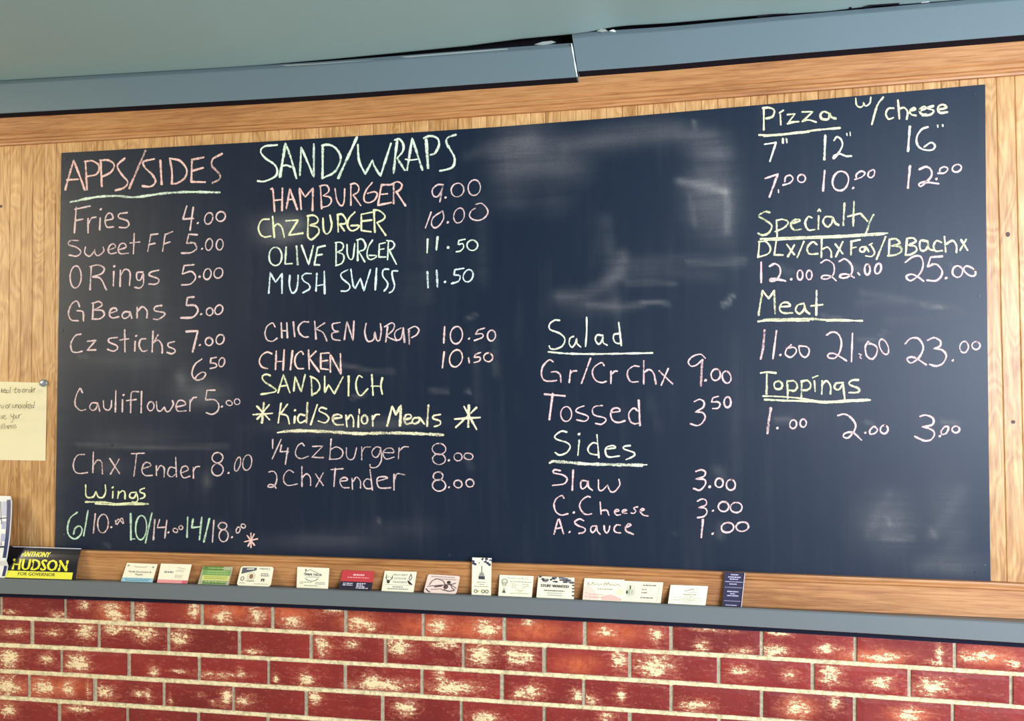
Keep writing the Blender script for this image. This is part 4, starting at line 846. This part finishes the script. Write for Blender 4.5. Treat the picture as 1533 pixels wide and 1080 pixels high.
c.poly('drawing', (44, 40, 40), [(.76,.58),(.84,.50),(.95,.34),(.84,.36),(.78,.46)]); c.line('drawing', (90, 84, 76), .02, [(.82,.55),(.80,.7),(.84,.88)]); c.line('drawing', (90, 84, 76), .02, [(.85,.55),(.88,.72),(.84,.86)])
c.line('lettering', (150, 150, 140), .008, [(.08,.32),(.92,.32)]); c.fine('lettering', GY, .33, .66, .2, .05); c.fine('lettering', GY, .18, .82, .1, .05); c.done()
c = card(((641,860),(689,863),(683,889),(634,886)), 'pale pink round-cornered card with a sepia vintage car drawing', flat('blush_card_stock', (236, 208, 190), .5), corner=.06)
c.fine('lettering', (170, 150, 140), .12, .85, .86, .06); c.fine('lettering', (120, 100, 96), .25, .92, .76, .03)
SP = (92, 66, 62)
c.line('drawing', SP, .022, [(.12,.42),(.18,.66),(.32,.78),(.52,.68),(.60,.5)]); c.line('drawing', SP, .02, [(.08,.34),(.3,.40),(.55,.46),(.7,.5),(.88,.4),(.97,.3)]); c.poly('drawing', SP, [(.28,.36),(.56,.46),(.5,.36),(.3,.30)]); c.blob('drawing', SP, .64, .36, .07, .13)
c.blob('drawing', (60, 50, 50), .7, .62, .06, .08); c.line('drawing', SP, .025, [(.66,.56),(.8,.5),(.92,.6)]); c.line('drawing', SP, .03, [(.6,.2),(.75,.12),(.92,.18)]); c.line('drawing', SP, .03, [(.05,.22),(.12,.1),(.2,.04)]); c.line('drawing', (150, 112, 104), .02, [(.2,.18),(.5,.24),(.62,.14)]); c.line('drawing', SP, .02, [(.78,.5),(.84,.3),(.94,.2)]); c.done()
c = card(((707,835),(736,836),(735,892),(706,891)), 'tall cream card with brush drawing and black flowered top edge', dtop=.0232)
for x, y in ((.06,.9),(.16,.82),(.55,.96),(.68,.9),(.8,.86),(.9,.82),(.95,.93),(.74,.97),(.08,.84)): c.blob('floral_print', (60, 62, 84), x, y, .08, .035)
for x, y in ((.1,.95),(.62,.94),(.93,.90),(.35,.955)): c.blob('floral_print', (255, 255, 250), x, y, .06, .03)
c.blob('floral_print', (120, 120, 90), .37, .86, .035, .018); c.rect('brush_drawing', (90, 88, 74), .49, .6, .53, .78); c.poly('brush_drawing', (150, 148, 130), [(.42,.60),(.60,.60),(.66,.50),(.36,.50)]); c.rect('brush_drawing', (62, 62, 72), .35, .42, .67, .50)
c.text('lettering', DK, 'ARTISTRY', .5, .325, .5, .028); c.fine('lettering', GY, .38, .66, .275, .02); c.text('lettering', (110, 96, 60), 'HAIR BY APPOINTMENT', .5, .215, .74, .028)
for x in (.22, .6, .8): c.ring('lettering', (110, 110, 84), .035, x, .10, .075, .042, asp=.52)
c.blob('lettering', (230, 216, 130), .4, .1, .05, .03); c.done()
c = card(((748,861),(799,863),(796,895),(746,893)), 'cream business card with faint script and grey wreath emblem')
c.text('lettering', (150, 150, 130), 'Family Cuts & Co.', .55, .83, .6, .08); c.fine('lettering', (140, 140, 118), .32, .95, .68, .03)
for x0, x1, y in ((.38,.5,.56),(.38,.52,.48),(.38,.55,.40),(.7,.86,.56),(.7,.9,.48),(.7,.8,.40),(.5,.75,.28),(.6,.7,.21),(.35,.9,.13)): c.fine('lettering', (186, 182, 150), x0, x1, y, .035)
c.ring('emblem', (170, 168, 140), .03, .17, .68, .08, .12); c.ring('emblem', (180, 178, 150), .02, .17, .56, .05, .1); c.poly('emblem', (96, 96, 76), [(.12,.14),(.22,.14),(.2,.26),(.14,.26)]); c.line('emblem', (96, 96, 76), .02, [(.17,.26),(.17,.36)]); c.done()
c = card(((806,863),(860,865.5),(859,898),(803,896)), 'white business card with mottled black and grey top print')
for k in range(34):
    x = random.uniform(.04, .94); y = random.uniform(.76, .98); c.blob('mottled_print', random.choice(((70, 66, 76), (110, 104, 108), (150, 144, 140), (60, 58, 60))), x, y, random.uniform(.03, .07), random.uniform(.03, .06), 7)
for y in (.30, .45, .6, .12, .72): c.rect('mottled_print', (70, 64, 58), .95, y, 1, y + .07)
c.text('lettering', DK, 'STUFF WANTED', .48, .50, .76, .14, fat=.005); c.fine('lettering', (110, 108, 90), .2, .75, .32, .05); c.fine('lettering', GY, .28, .7, .22, .03); c.fine('lettering', GY, .3, .7, .12, .03); c.done()
c = card(((875,866),(935,868.5),(933,900),(872,898)), 'cream card with pink wash and faded script, touching its right neighbour', dtop=.0235, dbot=.0405)
c.poly('pink_wash', (246, 206, 184), [(.0,.02),(0,.55),(.12,.7),(.3,.42),(.4,.1),(.4,.02)]); c.poly('pink_wash', (244, 184, 164), [(.45,.02),(.5,.22),(.7,.3),(.95,.12),(.95,.02)]); c.poly('yellow_wash', (242, 226, 176), [(.8,.3),(.82,.6),(.98,.55),(.98,.3)])
c.line('lettering', (190, 176, 150), .022, [(.08,.68),(.11,.82),(.13,.7),(.2,.72),(.22,.84),(.27,.7),(.33,.76),(.38,.7),(.46,.76)]); c.line('lettering', (190, 176, 150), .022, [(.5,.68),(.53,.84),(.57,.72),(.61,.86),(.65,.7),(.72,.76),(.78,.7),(.84,.78),(.92,.7)])
c.fine('lettering', (180, 166, 140), .36, .74, .5, .05)
for x0, x1, y in ((.06,.11,.3),(.15,.5,.24),(.06,.1,.14),(.15,.5,.12)): c.fine('lettering', (226, 170, 146), x0, x1, y, .04)
c.done()
c = card(((935,870),(993,872.5),(989,905),(931,901)), 'cream card with round grey feather emblem, touching its left neighbour', flat('warm_card_stock', (244, 224, 192), .5), dtop=.0225, dbot=.039)
c.ring('emblem', (190, 186, 160), .012, .19, .52, .105, .27); c.blob('emblem', (176, 180, 150), .19, .48, .07, .18); c.blob('emblem', (50, 50, 44), .10, .45, .022, .09); c.line('emblem', (70, 80, 60), .03, [(.17,.78),(.18,.6)]); c.line('emblem', (240, 236, 210), .012, [(.2,.3),(.2,.66)])
for x0, x1, y, h in ((.5,.84,.80,.05),(.48,.6,.60,.035),(.48,.62,.44,.045),(.47,.8,.2,.045)): c.fine('lettering', (110, 104, 84), x0, x1, y, h)
c.line('lettering', (215, 205, 175), .008, [(.9,.1),(.93,.9)]); c.done()
c = card(((1004,876),(1060,878),(1056,908),(1000,905)), 'pale yellow-white business card with grey house sketch, right of centre')
c.line('logo', (160, 160, 135), .014, [(.38,.66),(.62,.84),(.64,.66)]); c.line('logo', (120, 124, 110), .016, [(.42,.70),(.50,.74),(.62,.82)]); c.line('logo', (190, 190, 165), .01, [(.72,.64),(.72,.9),(.66,.9)]); c.fine('logo', (170, 170, 145), .5, .72, .62, .025)
for x0, x1, y, h in ((.38,.74,.5,.045),(.45,.65,.42,.025),(.12,.85,.33,.02),(.35,.7,.26,.02),(.12,.9,.2,.02),(.42,.62,.11,.02)): c.fine('lettering', (150, 150, 120), x0, x1, y, h)
c.done()
c = card(((1084.5,856.5),(1115.5,858),(1110,909.5),(1081.5,908.5)), 'tall dark purple card with white print over the rail joint', flat('dark_purple_card_stock', (44, 38, 64), .45), dtop=.024, dbot=.036)
for x0, x1, y, h in ((.32,.68,.91,.035),(.2,.8,.84,.035),(.28,.7,.78,.035),(.05,.95,.71,.02),(.28,.65,.64,.03),(.06,.94,.55,.012),(.2,.78,.42,.035),(.35,.6,.36,.03),(.2,.78,.30,.035),(.06,.92,.16,.012),(.15,.75,.03,.025)): c.fine('lettering', (186, 180, 204), x0, x1, y, h)
c.rect('pale_edge', (196, 184, 190), .965, 0, 1, 1); c.done()

# campaign sign: glossy bent plastic sheet
M_SIGN = flat('glossy_black_sign', (16, 18, 28), 0.12, 0.6)
sTL, sTR, sBR, sBL = P(13,818,.0225), P(122,821.5,.0225), P(114,869,.0415), P(3,860.5,.0415)
for v, x in ((sBR, 114), (sBL, 4)): v.z = ledge_z(x, .0415) + .0008
def sgn(s, t):
    p = (sBL * (1 - s) + sBR * s) * (1 - t) + (sTL * (1 - s) + sTR * s) * t
    return p + Vector((0, -.0055 * math.sin(math.pi * t) ** 1 - (.004 * max(0, (.25 - t) / .25)), 0))
c = Sheet('campaign_sign', 'small glossy black and yellow election sign leaning at the left end', 'sign', sgn, M_SIGN, th=.0008, nx=6, nz=10)
YL = (240, 232, 60)
c.rect('yellow_band', YL, .025, .02, .955, .245)
n = 10; c.text('name_lettering', YL, 'ANTHONY', .415, .70, .37, .165, slant=.012, fat=.004); c.text('name_lettering', YL, 'HUDSON', .50, .275, .74, .37, slant=0, fat=.007); c.text('small_lettering', (58, 54, 20), 'FOR GOVERNOR', .475, .10, .50, .11, fat=.001)
c.rect('top_lip', (196, 200, 210), .06, .975, 1, 1.0); c.done(.25)

# booklet at the far left, curling cover
def bk(s, t):
    x = -60 + 76.5 * s - (14 * (1 - t) ** 2.2) * s
    yb = 864; yt = 741.5 + 1.2 * s
    d = .062 - .036 * t + .012 * math.sin(math.pi * t) - .006 * s
    p = P(x, yt + (yb - yt) * (1 - t), d)
    return p
bz = ledge_z(0, .05)
def bk2(s, t):
    p = bk(s, t); p.y = max(p.y, -.060); z0 = bk(s, 0).z; p.z = bz + .001 + (p.z - z0) * (bk(.5, 1).z - bz - .001) / (bk(.5, 1).z - z0); p.y = min(p.y, -.0245)
    if t < .2: p.y = max(p.y, -LF + .006)
    return p
M_BOOK = flat('white_booklet_cover', (238, 236, 226), 0.4)
c = Sheet('booklet', 'white and navy booklet with curled cover cut off at the left edge', 'booklet', bk2, M_BOOK, th=.004, nx=6, nz=14)
NV = (60, 62, 104)
for a in range(12):
    y0, y1 = .02 + a * .078, .02 + (a + 1) * .078
    c.poly('navy_edge', NV, [(.945 - .02, y0), (1, y0), (1, y1), (.945 - .02, y1)])
for (x0, y0, x1, y1) in ((.80,.93,.82,.70),(.83,.70,.86,.40)): c.line('navy_print', (52, 54, 84), .014, [(x0, y0), (x1, y1)], .7)
c.line('navy_print', (52, 54, 84), .018, [(.5,.70),(.93,.735)], .7); c.line('navy_print', (52, 54, 84), .03, [(.5,.37),(.93,.385)], .7)
c.rect('grey_panel', (176, 178, 200), .84, .45, .92, .69); c.rect('grey_panel', (190, 192, 208), .83, .755, .92, .93)
for y in (.86, .80, .6, .52, .3, .24, .16): c.fine('lettering', (176, 160, 156), .55, .78, y, .012)
c.done(.4)

# handwritten paper note with a silver pushpin
M_NOTE = flat('cream_note_paper', (240, 226, 182), 0.7, .2)
n0 = [P(-95, 569, .0016), P(70, 573.5, .0016), P(68, 690, .0016), P(-95, 688, .0016)]
c = Sheet('paper_note', 'cream paper note with small black handwriting pinned left of the chalkboard', 'note', lambda s, t: (n0[3] * (1 - s) + n0[2] * s) * (1 - t) + (n0[0] * (1 - s) + n0[1] * s) * t, M_NOTE, th=.0004)
def nstroke(data):
    for st in data.split('|'):
        q = [tuple(map(float, p.split(','))) for p in st.split()]; q = crom([(a, b, False) for a, b in q]) if len(q) > 2 else [np.array(a) for a in q]
        pts = []
        for a in q:
            x, y = a[0] / 6.75, 560 + a[1] / 6.75
            pts.append(((x + 98) / 165 , 1 - (y - 571 - 2 * (x / 70)) / 117.5))
        c.line('handwriting', (96, 88, 72), .0042, pts, 165 / 117.5)
nstroke('-20,150 -15,185 | 5,140 2,185 | 20,155 5,168 20,185 | 30,170 50,160 38,150 28,172 48,188 60,180 | 85,165 65,165 68,188 90,180 | 108,125 100,188 | 160,130 155,185 175,182 | 142,155 180,150 | 198,150 185,170 200,185 212,165 198,150')
nstroke('250,145 232,165 250,182 265,165 250,145 | 275,150 275,182 | 275,160 295,148 | 325,160 305,160 308,182 328,176 | 335,125 330,185 | 340,170 360,160 345,150 335,172 352,186 | 362,140 360,180 | 362,155 375,138')
nstroke('-10,310 -5,340 10,320 20,340 35,305 | 45,310 50,340 65,335 70,310 | 108,305 92,325 108,342 122,325 108,305 | 130,300 128,340 | 130,312 150,296 | 170,305 168,330 180,338 195,325 198,305 | 205,305 203,340 | 205,315 222,305 228,338 | 250,305 232,325 248,342 262,325 250,305')
nstroke('280,305 265,322 280,340 | 300,305 288,325 300,342 312,322 300,305 | 325,270 318,340 | 345,300 322,322 345,342 | 350,322 372,315 360,300 348,320 358,342 378,336 | 400,312 382,318 385,338 405,330 | 412,270 405,340')
nstroke('0,415 -2,445 | 0,420 20,412 | 25,430 40,422 32,412 22,432 35,446 | 45,430 62,422 52,412 44,432 58,446 | 85,415 68,425 75,446 92,430 | 110,412 98,422 115,435 100,446 | 120,430 142,422 132,410 120,432 135,448 160,440 | 200,395 205,425 225,420 | 232,392 225,470 205,478')
nstroke('245,410 232,428 248,442 258,425 245,410 | 265,408 268,438 285,435 290,405 | 298,400 296,438 | 298,412 322,395')
nstroke('0,525 -2,550 | 15,528 12,552 | 15,530 28,522 32,552 | 40,538 60,528 48,518 38,540 52,555 75,545 | 92,520 90,525 | 132,500 130,548 | 148,488 145,545 | 165,488 160,545 | 178,515 176,545 | 178,522 192,512 198,542 | 205,530 225,520 214,508 204,530 218,545 | 245,505 232,515 248,528 230,540 | 268,502 255,514 272,526 255,540 | 290,500 278,512 296,526 276,542')
c.done(.8)
# round silver pushpin holding the note's corner
pv = P(65.5, 574, .002); M_PIN = flat('silver_pushpin', (170, 178, 186), 0.22, 0.8); M_PIN.node_tree.nodes['Principled BSDF'].inputs['Metallic'].default_value = .7
V = []; Fc = []; prs = [(.0017, .0), (.0120, .0004), (.0130, .0016), (.0118, .0036), (.007, .0052), (.0015, .0058)]; n = 20
for r, d in prs:
    for k in range(n):
        a = 2 * math.pi * k / n; V.append(Vector((pv.x + r * math.cos(a), pv.y - d, pv.z + r * .82 * math.sin(a))))
for j in range(len(prs) - 1):
    for k in range(n): Fc.append((j * n + k, j * n + (k + 1) % n, (j + 1) * n + (k + 1) % n, (j + 1) * n + k))
Fc.append(tuple((len(prs) - 1) * n + k for k in range(n))); Fc.append(tuple(reversed(range(n))))
tag(link('pushpin', V, Fc, M_PIN, smooth=True), 'round silver pushpin in the upper corner of the paper note', 'pushpin')
